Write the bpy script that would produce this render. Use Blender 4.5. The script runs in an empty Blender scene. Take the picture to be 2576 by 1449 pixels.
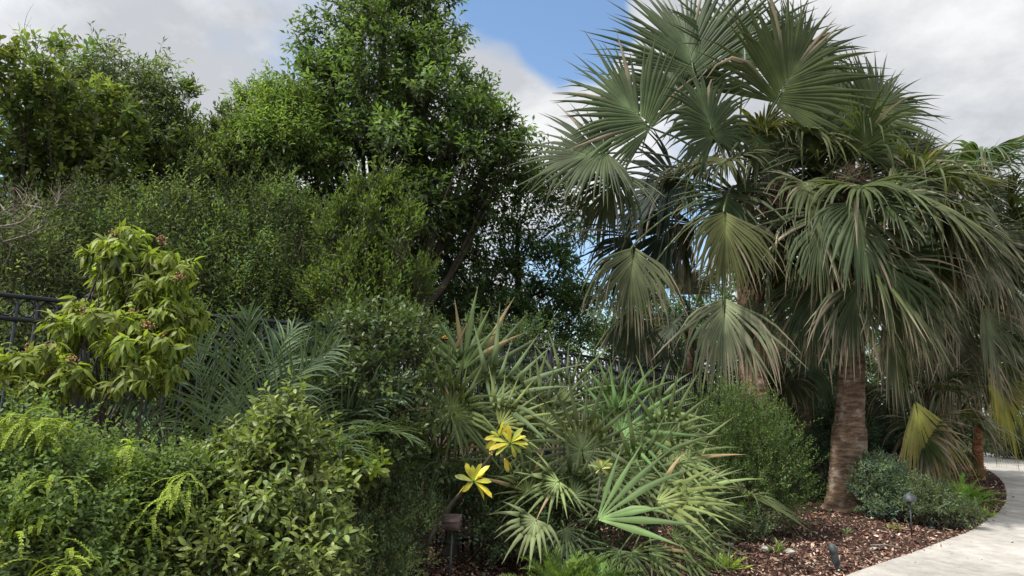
import bpy, math
import numpy as np
from mathutils import Matrix, Vector

RNG = np.random.default_rng(7)
C = bpy.context.scene.collection
sc = bpy.context.scene
PI = math.pi
Z = np.array([0., 0., 1.])

# ------------------------------------------------------------------ camera
EYE = np.array([0., 0., 1.6])
FPX = 1717.0                       # focal length, in a frame 2576 wide
PITCH, ROLL = math.radians(9.12), math.radians(2.0)
cam_d = bpy.data.cameras.new('camera')
cam = bpy.data.objects.new('camera', cam_d)
C.objects.link(cam)
cam_d.sensor_width = 36.0
cam_d.lens = 36.0 * FPX / 2576.0
cam_d.clip_end = 3000
cam_d.clip_start = 0.05
RM = (Matrix.Rotation(PI / 2 + PITCH, 4, 'X') @ Matrix.Rotation(ROLL, 4, 'Z'))
cam.matrix_world = Matrix.Translation(Vector(EYE)) @ RM
sc.camera = cam
R3 = np.array(RM.to_3x3())


def ray(x, y):
    """world direction of a sight line measured off the photograph (2576 x 1449)"""
    v = R3 @ np.array([(x - 1288.) / FPX, -(y - 724.5) / FPX, -1.])
    return v


def P(x, y, d):
    v = ray(x, y)
    return EYE + v * (d / v[1])


def G(x, y, z=0.0):
    v = ray(x, y)
    return EYE + v * ((z - EYE[2]) / v[2])


def nrm(a):
    a = np.asarray(a, float)
    return a / np.maximum(np.linalg.norm(a, axis=-1, keepdims=True), 1e-9)


# ------------------------------------------------------------------ mesh and object helpers
def mk(name, V, faces, mat, parent=None, col=None, smooth=False):
    """one mesh object; faces = list of int arrays (n,3) or (n,4); V in world space"""
    V = np.asarray(V, np.float32).reshape(-1, 3)
    me = bpy.data.meshes.new(name)
    if isinstance(faces, np.ndarray):
        faces = [faces]
    faces = [np.asarray(f, np.int32) for f in faces if len(f)]
    off = np.zeros(3)
    if parent is not None:
        off = np.array(parent_loc(parent))
    me.vertices.add(len(V))
    me.vertices.foreach_set('co', (V - off.astype(np.float32)).ravel())
    loops = np.concatenate([f.ravel() for f in faces])
    counts = np.concatenate([np.full(len(f), f.shape[1], np.int32) for f in faces])
    starts = np.concatenate([[0], np.cumsum(counts)[:-1]]).astype(np.int32)
    me.loops.add(len(loops))
    me.loops.foreach_set('vertex_index', loops)
    me.polygons.add(len(counts))
    me.polygons.foreach_set('loop_start', starts)
    me.polygons.foreach_set('loop_total', counts)
    if smooth:
        me.polygons.foreach_set('use_smooth', np.ones(len(counts), bool))
    if col is not None:
        a = me.color_attributes.new('tint', 'FLOAT_COLOR', 'POINT')
        cc = np.ones((len(V), 4), np.float32)
        cc[:, :3] = col
        a.data.foreach_set('color', cc.ravel())
    me.update(calc_edges=True)
    me.materials.append(mat)
    o = bpy.data.objects.new(name, me)
    C.objects.link(o)
    if parent is not None:
        o.parent = parent
    return o


def parent_loc(o):
    l = np.zeros(3)
    while o is not None:
        l = l + np.array(o.location)
        o = o.parent
    return l


def tag(o, label=None, cat=None, group=None, kind=None):
    if label: o['label'] = label
    if cat: o['category'] = cat
    if group: o['group'] = group
    if kind: o['kind'] = kind
    return o


def thing(name, loc, label, cat, group=None):
    o = bpy.data.objects.new(name, None)
    o.empty_display_size = .2
    C.objects.link(o)
    o.location = Vector([float(v) for v in loc])
    return tag(o, label, cat, group)


class Acc:
    """collects verts, faces and colours for ONE mesh"""
    def __init__(s): s.V, s.F, s.Cl, s.n = [], [], [], 0

    def add(s, V, faces, col=(1, 1, 1)):
        V = np.asarray(V, float).reshape(-1, 3)
        if isinstance(faces, np.ndarray): faces = [faces]
        for f in faces: s.F.append(np.asarray(f, np.int64) + s.n)
        s.V.append(V)
        c = np.empty((len(V), 3)); c[:] = col
        s.Cl.append(c)
        s.n += len(V)
        return s

    def build(s, name, mat, parent=None, smooth=False):
        F = {}
        for f in s.F: F.setdefault(f.shape[1], []).append(f)
        return mk(name, np.concatenate(s.V), [np.concatenate(v) for v in F.values()], mat, parent,
                  np.concatenate(s.Cl), smooth)


def bez(pts, n):
    """smooth polyline (Catmull-Rom) through pts"""
    p = np.asarray(pts, float)
    if len(p) == 2:
        t = np.linspace(0, 1, n)[:, None]
        return p[0] * (1 - t) + p[1] * t
    q = np.vstack([2 * p[0] - p[1], p, 2 * p[-1] - p[-2]])
    u = np.linspace(0, len(p) - 1 - 1e-6, n)
    i = u.astype(int); t = (u - i)[:, None]
    a, b, c, d = q[i], q[i + 1], q[i + 2], q[i + 3]
    return .5 * (2 * b + (c - a) * t + (2 * a - 5 * b + 4 * c - d) * t ** 2 + (3 * b - a - 3 * c + d) * t ** 3)


def tube(acc, pts, rad, sides=7, col=(1, 1, 1), cap=True):
    p = np.asarray(pts, float); n = len(p)
    r = np.interp(np.linspace(0, 1, n), np.linspace(0, 1, len(np.atleast_1d(rad))), np.atleast_1d(rad))
    t = nrm(np.gradient(p, axis=0))
    ref = np.array([1., .03, .02]) if abs(t[0][2]) > .8 else Z
    u = nrm(np.cross(np.broadcast_to(ref, t.shape), t)); v = np.cross(t, u)
    a = np.linspace(0, 2 * PI, sides, endpoint=False)
    V = p[:, None] + (u[:, None] * np.cos(a)[None, :, None] + v[:, None] * np.sin(a)[None, :, None]) * r[:, None, None]
    i = np.arange(n - 1)[:, None] * sides; j = np.arange(sides)[None]
    j2 = (j + 1) % sides
    F = np.stack([i + j, i + j2, i + sides + j2, i + sides + j], -1).reshape(-1, 4)
    fs = [F]
    V = V.reshape(-1, 3)
    if cap:
        k = np.arange(sides)
        V = np.vstack([V, p[:1], p[-1:]])
        fs.append(np.stack([np.full(sides, n * sides), (k + 1) % sides, k], -1))
        b = (n - 1) * sides
        fs.append(np.stack([np.full(sides, n * sides + 1), b + k, b + (k + 1) % sides], -1))
    acc.add(V, fs, col)


def box(acc, c, size, ax=(1, 0, 0), up=(0, 0, 1), col=(1, 1, 1), bev=0.0):
    """box with a small chamfer on every edge"""
    ax = nrm(ax); up = nrm(np.asarray(up, float) - ax * np.dot(ax, up)); sd = np.cross(up, ax)
    h = np.asarray(size, float) / 2
    b = min(bev, h.min() * .45)
    if b <= 0:
        s = np.array([[-1, -1, -1], [1, -1, -1], [1, 1, -1], [-1, 1, -1], [-1, -1, 1], [1, -1, 1], [1, 1, 1], [-1, 1, 1]], float) * h
        F = np.array([[0, 3, 2, 1], [4, 5, 6, 7], [0, 1, 5, 4], [1, 2, 6, 5], [2, 3, 7, 6], [3, 0, 4, 7]])
        acc.add(np.asarray(c) + s[:, :1] * ax + s[:, 1:2] * sd + s[:, 2:] * up, F, col)
        return
    ring = [(-1, -1), (1, -1), (1, 1), (-1, 1)]
    lay = []
    for z, ins in ((-h[2], b), (-h[2] + b, 0), (h[2] - b, 0), (h[2], b)):
        for x, y in ring:
            hx, hy = h[0] - ins, h[1] - ins
            if x * y > 0: lay += [(x * hx, y * (hy - b), z), (x * (hx - b), y * hy, z)]
            else: lay += [(x * (hx - b), y * hy, z), (x * hx, y * (hy - b), z)]
    s = np.array(lay)
    # order the 8-gon counterclockwise
    m = s[:8]; o = np.argsort(np.arctan2(m[:, 1], m[:, 0])); s = np.vstack([s[k * 8:(k + 1) * 8][o] for k in range(4)])
    k = np.arange(8); k2 = (k + 1) % 8
    F = np.vstack([np.stack([l * 8 + k, l * 8 + k2, l * 8 + 8 + k2, l * 8 + 8 + k], -1) for l in range(3)])
    caps = np.array([[7, 6, 5, 4, 3, 2, 1, 0], [24, 25, 26, 27, 28, 29, 30, 31]])
    acc.add(np.asarray(c) + s[:, :1] * ax + s[:, 1:2] * sd + s[:, 2:] * up, [F, caps], col)


def lathe(acc, base, prof, sides=20, axis=(0, 0, 1), col=(1, 1, 1)):
    """prof = [(radius, height)...] turned about axis through base"""
    ax = nrm(axis); ref = np.array([1., 0, 0]) if abs(ax[2]) > .7 else Z
    u = nrm(np.cross(ref, ax)); v = np.cross(ax, u)
    a = np.linspace(0, 2 * PI, sides, endpoint=False)
    V = np.concatenate([np.asarray(base) + ax * h + (u * np.cos(a)[:, None] + v * np.sin(a)[:, None]) * r for r, h in prof])
    i = np.arange(len(prof) - 1)[:, None] * sides; j = np.arange(sides)[None]; j2 = (j + 1) % sides
    F = np.stack([i + j, i + j2, i + sides + j2, i + sides + j], -1).reshape(-1, 4)
    acc.add(V, F, col)


# ------------------------------------------------------------------ materials
def new_mat(name):
    m = bpy.data.materials.new(name); m.use_nodes = True
    nt = m.node_tree; nt.nodes.clear()
    out = nt.nodes.new('ShaderNodeOutputMaterial')
    return m, nt, out


def nd(nt, t, **kw):
    n = nt.nodes.new(t)
    for k, v in kw.items():
        if k.startswith('i_'): n.inputs[k[2:].replace('_', ' ')].default_value = v
        else: setattr(n, k, v)
    return n


def leaf_mat(name, rough=.45, spec=.4, transl=.3, warm=(1.5, 1.6, .7), noise=6.0):
    m, nt, out = new_mat(name)
    at = nd(nt, 'ShaderNodeAttribute', attribute_name='tint')
    ns = nd(nt, 'ShaderNodeTexNoise', i_Scale=noise, i_Detail=3.0)
    tc = nd(nt, 'ShaderNodeTexCoord'); nt.links.new(tc.outputs['Object'], ns.inputs['Vector'])
    mr = nd(nt, 'ShaderNodeMapRange', i_From_Min=.3, i_From_Max=.7, i_To_Min=.72, i_To_Max=1.28)
    nt.links.new(ns.outputs['Fac'], mr.inputs['Value'])
    mu = nd(nt, 'ShaderNodeVectorMath', operation='SCALE')
    nt.links.new(at.outputs['Color'], mu.inputs[0]); nt.links.new(mr.outputs['Result'], mu.inputs['Scale'])
    b = nd(nt, 'ShaderNodeBsdfPrincipled', i_Roughness=rough)
    b.inputs['Specular IOR Level'].default_value = spec
    nt.links.new(mu.outputs[0], b.inputs['Base Color'])
    w = nd(nt, 'ShaderNodeVectorMath', operation='MULTIPLY'); w.inputs[1].default_value = warm
    nt.links.new(mu.outputs[0], w.inputs[0])
    t = nd(nt, 'ShaderNodeBsdfTranslucent'); nt.links.new(w.outputs[0], t.inputs['Color'])
    mx = nd(nt, 'ShaderNodeMixShader'); mx.inputs[0].default_value = transl
    nt.links.new(b.outputs[0], mx.inputs[1]); nt.links.new(t.outputs[0], mx.inputs[2])
    nt.links.new(mx.outputs[0], out.inputs['Surface'])
    return m


def solid_mat(name, c1, c2, scale=8, rough=.8, spec=.3, bump=.0, bscale=30, metal=0., stretch=(1, 1, 1), tint=False, detail=5.0):
    m, nt, out = new_mat(name)
    tc = nd(nt, 'ShaderNodeTexCoord')
    mp = nd(nt, 'ShaderNodeMapping'); mp.inputs['Scale'].default_value = stretch
    nt.links.new(tc.outputs['Object'], mp.inputs['Vector'])
    ns = nd(nt, 'ShaderNodeTexNoise', i_Scale=scale, i_Detail=detail)
    nt.links.new(mp.outputs[0], ns.inputs['Vector'])
    cr = nd(nt, 'ShaderNodeValToRGB')
    cr.color_ramp.elements[0].position, cr.color_ramp.elements[1].position = .32, .68
    cr.color_ramp.elements[0].color = (*c1, 1); cr.color_ramp.elements[1].color = (*c2, 1)
    nt.links.new(ns.outputs['Fac'], cr.inputs[0])
    b = nd(nt, 'ShaderNodeBsdfPrincipled', i_Roughness=rough, i_Metallic=metal)
    b.inputs['Specular IOR Level'].default_value = spec
    src = cr.outputs[0]
    if tint:
        at = nd(nt, 'ShaderNodeAttribute', attribute_name='tint')
        mu = nd(nt, 'ShaderNodeVectorMath', operation='MULTIPLY')
        nt.links.new(src, mu.inputs[0]); nt.links.new(at.outputs['Color'], mu.inputs[1]); src = mu.outputs[0]
    nt.links.new(src, b.inputs['Base Color'])
    if bump:
        n2 = nd(nt, 'ShaderNodeTexNoise', i_Scale=bscale, i_Detail=6.0)
        nt.links.new(mp.outputs[0], n2.inputs['Vector'])
        bp = nd(nt, 'ShaderNodeBump', i_Strength=bump, i_Distance=.02)
        nt.links.new(n2.outputs['Fac'], bp.inputs['Height']); nt.links.new(bp.outputs[0], b.inputs['Normal'])
    nt.links.new(b.outputs[0], out.inputs['Surface'])
    return m


M_LEAF = leaf_mat('leaf', .5, .35, .42)
M_GLOSS = leaf_mat('glossy_leaf', .42, .32, .3)
M_PALM = leaf_mat('palm_blade', .55, .22, .25, warm=(1.5, 1.5, .5), noise=2.5)
M_FINE = leaf_mat('fine_leaf', .6, .25, .38)
M_YEL = leaf_mat('yellow_leaf', .45, .4, .4, warm=(1.2, 1.15, .7), noise=12)
M_PET = leaf_mat('petiole_green', .4, .45, .05)
M_FLOW = leaf_mat('petal', .7, .2, .2, warm=(1.1, 1., .8))
M_BARK = solid_mat('bark', (.05, .04, .032), (.13, .11, .09), 6, .9, .2, .5, 25, stretch=(1, 1, .3))
M_DRY = solid_mat('dry_twig', (.16, .13, .11), (.34, .29, .25), 9, .9, .2)
M_STALK = solid_mat('dry_stalk', (.05, .035, .024), (.15, .105, .07), 4, .9, .2)
M_FENCE = solid_mat('black_powder_coat', (.006, .008, .014), (.016, .019, .028), 5, .38, .5, .05, 200)
M_BRONZE = solid_mat('weathered_dark_metal', (.03, .038, .04), (.09, .105, .105), 14, .55, .4, .2, 90, metal=.35)
M_BOX = solid_mat('brown_painted_metal', (.11, .075, .07), (.165, .12, .112), 22, .5, .4, .1, 120)
M_ROCK = solid_mat('pale_limestone', (.24, .22, .2), (.5, .47, .42), 12, .9, .2, .8, 30)
M_CHIP = solid_mat('bark_chip', (.7, .7, .7), (1.2, 1.2, 1.2), 40, .85, .2, tint=True)


def palm_trunk_mat():
    m, nt, out = new_mat('ringed_palm_bark')
    tc = nd(nt, 'ShaderNodeTexCoord')
    mp = nd(nt, 'ShaderNodeMapping'); mp.inputs['Scale'].default_value = (2.2, 2.2, 9)
    nt.links.new(tc.outputs['Object'], mp.inputs['Vector'])
    n1 = nd(nt, 'ShaderNodeTexNoise', i_Scale=2.2, i_Detail=7.0, i_Roughness=.7)
    nt.links.new(mp.outputs[0], n1.inputs['Vector'])
    n2 = nd(nt, 'ShaderNodeTexNoise', i_Scale=3.2, i_Detail=6.0, i_Roughness=.65)
    nt.links.new(tc.outputs['Object'], n2.inputs['Vector'])
    cr = nd(nt, 'ShaderNodeValToRGB'); e = cr.color_ramp.elements
    e[0].position, e[0].color = .3, (.055, .038, .029, 1)
    e[1].position, e[1].color = .72, (.30, .22, .165, 1)
    k = e.new(.5); k.color = (.155, .108, .08, 1)
    nt.links.new(n1.outputs['Fac'], cr.inputs[0])
    pr = nd(nt, 'ShaderNodeValToRGB'); pr.color_ramp.elements[0].position = .54; pr.color_ramp.elements[1].position = .62
    nt.links.new(n2.outputs['Fac'], pr.inputs[0])
    mx = nd(nt, 'ShaderNodeMix', data_type='RGBA'); mx.inputs['B'].default_value = (.40, .35, .32, 1)
    mm = nd(nt, 'ShaderNodeMath', operation='MULTIPLY'); mm.inputs[1].default_value = .6
    nt.links.new(pr.outputs[0], mm.inputs[0])
    nt.links.new(mm.outputs[0], mx.inputs['Factor']); nt.links.new(cr.outputs[0], mx.inputs['A'])
    at = nd(nt, 'ShaderNodeAttribute', attribute_name='tint')
    mu = nd(nt, 'ShaderNodeVectorMath', operation='MULTIPLY')
    nt.links.new(mx.outputs['Result'], mu.inputs[0]); nt.links.new(at.outputs['Color'], mu.inputs[1])
    b = nd(nt, 'ShaderNodeBsdfPrincipled', i_Roughness=.9); b.inputs['Specular IOR Level'].default_value = .2
    nt.links.new(mu.outputs[0], b.inputs['Base Color'])
    bp = nd(nt, 'ShaderNodeBump', i_Strength=.9, i_Distance=.03)
    nt.links.new(n1.outputs['Fac'], bp.inputs['Height']); nt.links.new(bp.outputs[0], b.inputs['Normal'])
    nt.links.new(b.outputs[0], out.inputs['Surface'])
    return m


M_TRUNK = palm_trunk_mat()


def concrete_mat():
    m, nt, out = new_mat('pale_concrete')
    tc = nd(nt, 'ShaderNodeTexCoord')
    n1 = nd(nt, 'ShaderNodeTexNoise', i_Scale=.55, i_Detail=6.0, i_Roughness=.6)
    n2 = nd(nt, 'ShaderNodeTexNoise', i_Scale=60., i_Detail=5.0, i_Roughness=.7)
    n3 = nd(nt, 'ShaderNodeTexNoise', i_Scale=5., i_Detail=8.0, i_Roughness=.7)
    for n in (n1, n2, n3): nt.links.new(tc.outputs['Object'], n.inputs['Vector'])
    cr = nd(nt, 'ShaderNodeValToRGB'); e = cr.color_ramp.elements
    e[0].position, e[0].color = .3, (.31, .29, .262, 1); e[1].position, e[1].color = .65, (.50, .47, .425, 1)
    nt.links.new(n1.outputs['Fac'], cr.inputs[0])
    m1 = nd(nt, 'ShaderNodeMapRange', i_From_Min=.36, i_From_Max=.6, i_To_Min=.74, i_To_Max=1.05); nt.links.new(n3.outputs['Fac'], m1.inputs['Value'])
    m2 = nd(nt, 'ShaderNodeMapRange', i_From_Min=.3, i_From_Max=.7, i_To_Min=.86, i_To_Max=1.1); nt.links.new(n2.outputs['Fac'], m2.inputs['Value'])
    mm = nd(nt, 'ShaderNodeMath', operation='MULTIPLY'); nt.links.new(m1.outputs[0], mm.inputs[0]); nt.links.new(m2.outputs[0], mm.inputs[1])
    vs = nd(nt, 'ShaderNodeVectorMath', operation='SCALE'); nt.links.new(cr.outputs[0], vs.inputs[0]); nt.links.new(mm.outputs[0], vs.inputs['Scale'])
    b = nd(nt, 'ShaderNodeBsdfPrincipled', i_Roughness=.85); b.inputs['Specular IOR Level'].default_value = .25
    nt.links.new(vs.outputs[0], b.inputs['Base Color'])
    bp = nd(nt, 'ShaderNodeBump', i_Strength=.25, i_Distance=.01); nt.links.new(n2.outputs['Fac'], bp.inputs['Height'])
    nt.links.new(bp.outputs[0], b.inputs['Normal']); nt.links.new(b.outputs[0], out.inputs['Surface'])
    return m


M_PATH = concrete_mat()
M_SOIL = solid_mat('mulch_soil', (.022, .015, .012), (.085, .05, .038), 24, .95, .1, .9, 60, detail=9.0)
M_GROUND = solid_mat('rough_turf', (.025, .035, .014), (.07, .075, .035), 3, .95, .1, .6, 30, detail=9.0)

# ------------------------------------------------------------------ sky and sun
SUN = nrm([-.52, -.22, .90])
SUN_EL = math.asin(SUN[2]); SUN_AZ = math.atan2(SUN[0], SUN[1])
w = bpy.data.worlds.new('World'); sc.world = w; w.use_nodes = True
nt = w.node_tree; nt.nodes.clear()
out = nt.nodes.new('ShaderNodeOutputWorld')
sky = nd(nt, 'ShaderNodeTexSky', sky_type='NISHITA', sun_disc=False, sun_elevation=SUN_EL, sun_rotation=SUN_AZ)
sky.air_density, sky.dust_density, sky.ozone_density = 1.0, .6, 2.0
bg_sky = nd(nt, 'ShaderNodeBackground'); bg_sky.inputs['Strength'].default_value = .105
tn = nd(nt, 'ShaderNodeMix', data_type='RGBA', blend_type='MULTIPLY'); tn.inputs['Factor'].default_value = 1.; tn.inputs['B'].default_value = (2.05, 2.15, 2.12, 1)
nt.links.new(sky.outputs[0], tn.inputs['A']); nt.links.new(tn.outputs['Result'], bg_sky.inputs[0])
tc = nd(nt, 'ShaderNodeTexCoord')
sep = nd(nt, 'ShaderNodeSeparateXYZ'); nt.links.new(tc.outputs['Generated'], sep.inputs[0])


def mth(op, a, b=None, clamp=False):
    n = nd(nt, 'ShaderNodeMath', operation=op, use_clamp=clamp)
    for k, v in enumerate((a, b)):
        if v is None: continue
        if isinstance(v, (int, float)): n.inputs[k].default_value = v
        else: nt.links.new(v, n.inputs[k])
    return n.outputs[0]


zz = mth('ADD', mth('MAXIMUM', sep.outputs[2], 0.0), .28)
cmb = nd(nt, 'ShaderNodeCombineXYZ')
nt.links.new(mth('DIVIDE', sep.outputs[0], zz), cmb.inputs[0]); nt.links.new(mth('DIVIDE', sep.outputs[1], zz), cmb.inputs[1])
n1 = nd(nt, 'ShaderNodeTexNoise', i_Scale=1.7, i_Detail=9.0, i_Roughness=.56); nt.links.new(cmb.outputs[0], n1.inputs['Vector'])
n2 = nd(nt, 'ShaderNodeTexNoise', i_Scale=2.1, i_Detail=10.0, i_Roughness=.6, noise_dimensions='4D', i_W=3.7); nt.links.new(cmb.outputs[0], n2.inputs['Vector'])
dens = mth('ADD', mth('MULTIPLY', n1.outputs['Fac'], 3.6), -.98)
# openings in the cloud deck, each a direction with an angular radius (degrees)
for (x, y, rad, amt) in ((1390, 30, 8.0, 1.9), (1490, -120, 8, 1.6), (1280, -60, 4, 1.0), (1455, 130, 4.2, 1.2), (1560, 640, 9, 1.0), (40, 480, 5, 1.0), (1390, 440, 8, .45), (2400, 180, 15, -.9), (740, 150, 3.0, .2), (1280, 290, 7.0, -1.7), (1420, 400, 8, -1.2), (1640, 90, 4.2, -1.9), (1610, -40, 3.0, -1.0), (1520, 200, 3.0, -.9), (60, 20, 10, -.6)):
    d = nrm(ray(x, y))
    dp = nd(nt, 'ShaderNodeVectorMath', operation='DOT_PRODUCT'); dp.inputs[1].default_value = tuple(d)
    nt.links.new(tc.outputs['Generated'], dp.inputs[0])
    mr = nd(nt, 'ShaderNodeMapRange', i_From_Min=math.cos(math.radians(rad * 1.25)), i_From_Max=1.0, i_To_Min=0., i_To_Max=amt)
    mr.interpolation_type = 'SMOOTHSTEP'
    nt.links.new(dp.outputs['Value'], mr.inputs['Value'])
    dens = mth('SUBTRACT', dens, mr.outputs[0])
cov = nd(nt, 'ShaderNodeMapRange', i_From_Min=-.1, i_From_Max=.95); cov.interpolation_type = 'SMOOTHSTEP'
nt.links.new(dens, cov.inputs['Value'])
ccr = nd(nt, 'ShaderNodeValToRGB'); e = ccr.color_ramp.elements
e[0].position, e[0].color = .41, (.60, .625, .665, 1); e[1].position, e[1].color = .59, (.96, .965, .975, 1)
nt.links.new(n2.outputs['Fac'], ccr.inputs[0])
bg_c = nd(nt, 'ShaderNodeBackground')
# cloud brightened towards the veiled sun, mostly unseen, added to lift the fill light
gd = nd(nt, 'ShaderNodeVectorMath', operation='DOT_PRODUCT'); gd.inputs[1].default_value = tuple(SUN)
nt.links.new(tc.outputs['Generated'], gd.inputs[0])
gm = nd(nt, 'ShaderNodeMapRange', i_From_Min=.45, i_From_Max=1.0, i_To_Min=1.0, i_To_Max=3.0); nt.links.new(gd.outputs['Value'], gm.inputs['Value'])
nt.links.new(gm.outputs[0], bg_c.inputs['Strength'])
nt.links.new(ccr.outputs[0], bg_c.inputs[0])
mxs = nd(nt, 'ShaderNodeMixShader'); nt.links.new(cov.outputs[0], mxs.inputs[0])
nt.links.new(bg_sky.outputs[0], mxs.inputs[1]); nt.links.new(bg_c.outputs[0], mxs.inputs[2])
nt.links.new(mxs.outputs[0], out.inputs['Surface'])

sd = bpy.data.lights.new('sun', 'SUN'); sd.energy = 4.9; sd.angle = math.radians(2.0); sd.color = (1., .955, .88)
so = bpy.data.objects.new('sun', sd); C.objects.link(so)
so.rotation_euler = Vector(tuple(SUN)).to_track_quat('Z', 'Y').to_euler(); so.location = (0, 0, 30)
sc.view_settings.view_transform = 'Standard'; sc.view_settings.look = 'None'; sc.view_settings.exposure = 0
sc.cycles.max_bounces = 6; sc.cycles.diffuse_bounces = 3; sc.cycles.transmission_bounces = 3; sc.cycles.glossy_bounces = 2
sc.cycles.use_denoising = True


# ------------------------------------------------------------------ leaves
GAIN = 2.4
PALM_GAIN = .42


def template(kind, w=.4, fold=.12, curl=.15):
    if kind == 'kite':
        V = np.array([[0, 0, 0], [.45, .5 * w, fold], [1, 0, -curl], [.45, -.5 * w, fold]])
        return V, [np.array([[0, 2, 1], [0, 3, 2]])]
    if kind == 'oval':
        s = np.array([0, .18, .5, .8, 1.]); hw = np.array([.04, .36, .5, .34, .02]) * w
    elif kind == 'spoon':
        s = np.array([0, .25, .6, .86, 1.]); hw = np.array([.06, .26, .5, .4, .05]) * w
    elif kind == 'lance':
        s = np.array([0, .25, .55, .8, 1.]); hw = np.array([.08, .5, .45, .24, .0]) * w
    V = []
    for a, b in zip(s, hw):
        z = -curl * a * a
        V += [[a, b, z + fold * b * 2], [a, 0, z], [a, -b, z + fold * b * 2]]
    F = []
    for i in range(4):
        F += [[3 * i, 3 * i + 1, 3 * i + 4, 3 * i + 3], [3 * i + 1, 3 * i + 2, 3 * i + 5, 3 * i + 4]]
    return np.array(V), [np.array(F)]


def place(acc, tmpl, pos, d, up, size, col):
    """leaves: template axis x along d, z towards up"""
    T, F = tmpl
    d = nrm(d); side = nrm(np.cross(up, d)); n = np.cross(d, side)
    s = np.asarray(size)[:, None, None]
    V = pos[:, None] + s * (T[None, :, 0:1] * d[:, None] + T[None, :, 1:2] * side[:, None] + T[None, :, 2:3] * n[:, None])
    k = len(T); N = len(pos)
    cc = np.repeat(col, k, axis=0) if len(np.shape(col)) == 2 else col
    acc.add(V.reshape(-1, 3), [(f[None] + (np.arange(N) * k)[:, None, None]).reshape(-1, f.shape[1]) for f in F], cc)


def shade(n, c, var=.25, yel=.15):
    """n colours about c: brightness and hue vary leaf by leaf"""
    b = np.exp(RNG.normal(0, var, n))[:, None]
    y = RNG.normal(0, yel, n)[:, None]
    return np.clip(GAIN * np.asarray(c)[None] * b * np.hstack([1.04 + y, .96 + .35 * y, 1 - .5 * y]), .004, .9)


def sprigs(acc, tmpl, Cn, D, L, m, size, col, spread=60, droop=0., var=.22, jit=.55, twig=None, upk=1.0, tipcol=None):
    """n sprigs of m leaves each, spiralling along twigs of length L"""
    n = len(Cn); D = nrm(D)
    ref = np.where(np.abs(D[:, 2:]) > .9, np.array([[1., 0, 0]]), np.array([[0., 0, 1]]))
    u = nrm(np.cross(ref, D)); v = np.cross(D, u)
    ph = RNG.uniform(0, 2 * PI, n)
    Ln = np.broadcast_to(np.asarray(L, float), (n,)) * RNG.uniform(.7, 1.3, n)
    base = shade(n, col, var * .8, .12)
    pp, dd, uu, ss, cc = [], [], [], [], []
    for j in range(m):
        t = (j + .5) / m
        az = ph + j * 2.4 + RNG.normal(0, .3, n)
        a = np.radians(spread * (1.15 - .75 * t)) * RNG.uniform(.75, 1.25, n)
        rad = u * np.cos(az)[:, None] + v * np.sin(az)[:, None]
        ld = D * np.cos(a)[:, None] + rad * np.sin(a)[:, None]
        ld[:, 2] -= droop * RNG.uniform(.5, 1.4, n)
        ld += RNG.normal(0, jit * .4, (n, 3))
        pp.append(Cn + D * (Ln * t)[:, None] + rad * (.02 * Ln)[:, None])
        dd.append(nrm(ld))
        uu.append(nrm(Z * upk + D * .4 + RNG.normal(0, jit, (n, 3))))
        ss.append(size * RNG.uniform(.65, 1.2, n) * (1.0 - .25 * t))
        k = base * np.exp(RNG.normal(0, var * .7, n))[:, None]
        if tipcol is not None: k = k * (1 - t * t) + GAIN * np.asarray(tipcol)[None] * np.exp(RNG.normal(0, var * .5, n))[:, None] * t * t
        cc.append(k)
    place(acc, tmpl, np.concatenate(pp), np.concatenate(dd), np.concatenate(uu), np.concatenate(ss), np.clip(np.concatenate(cc), .004, .9))
    if twig is not None:
        tw, rad = twig
        e = Cn + D * Ln[:, None]; b = Cn - D * (Ln * .6)[:, None]
        for (p, q, ux) in ((b, e, u), (b, e, v)):
            V = np.stack([p - ux * rad, p + ux * rad, q + ux * rad * .3, q - ux * rad * .3], 1)
            tw.add(V.reshape(-1, 3), np.arange(len(V) * 4).reshape(-1, 4))


def lobe_clumps(lobes, nclump, shell=.5):
    """clump centres in a set of ellipsoids given in photo units with depth: (x, y, depth, rx, ry, rdepth)"""
    out_c, out_d, out_s = [], [], []
    area = np.array([l[3] * l[4] * (l[2] ** 2) for l in lobes], float); area /= area.sum()
    for l, a in zip(lobes, area):
        k = max(6, int(round(nclump * a)))
        x, y, d, rx, ry, rd = l
        c = P(x, y, d); r = np.array([rx * d / FPX, rd, ry * d / FPX])
        q = nrm(RNG.normal(0, 1, (k, 3)))
        rr = RNG.uniform(shell, 1.0, k) ** .6 * (1 + .4 * (RNG.random(k) < .2) * RNG.random(k))
        out_c.append(c + q * rr[:, None] * r)
        out_d.append(nrm(q * np.array([1, 1, 1.]) / (r / r.max()) * .6 + q))
        out_s.append(np.full(k, min(r[0], r[2])))
    return np.concatenate(out_c), np.concatenate(out_d), np.concatenate(out_s)


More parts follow.
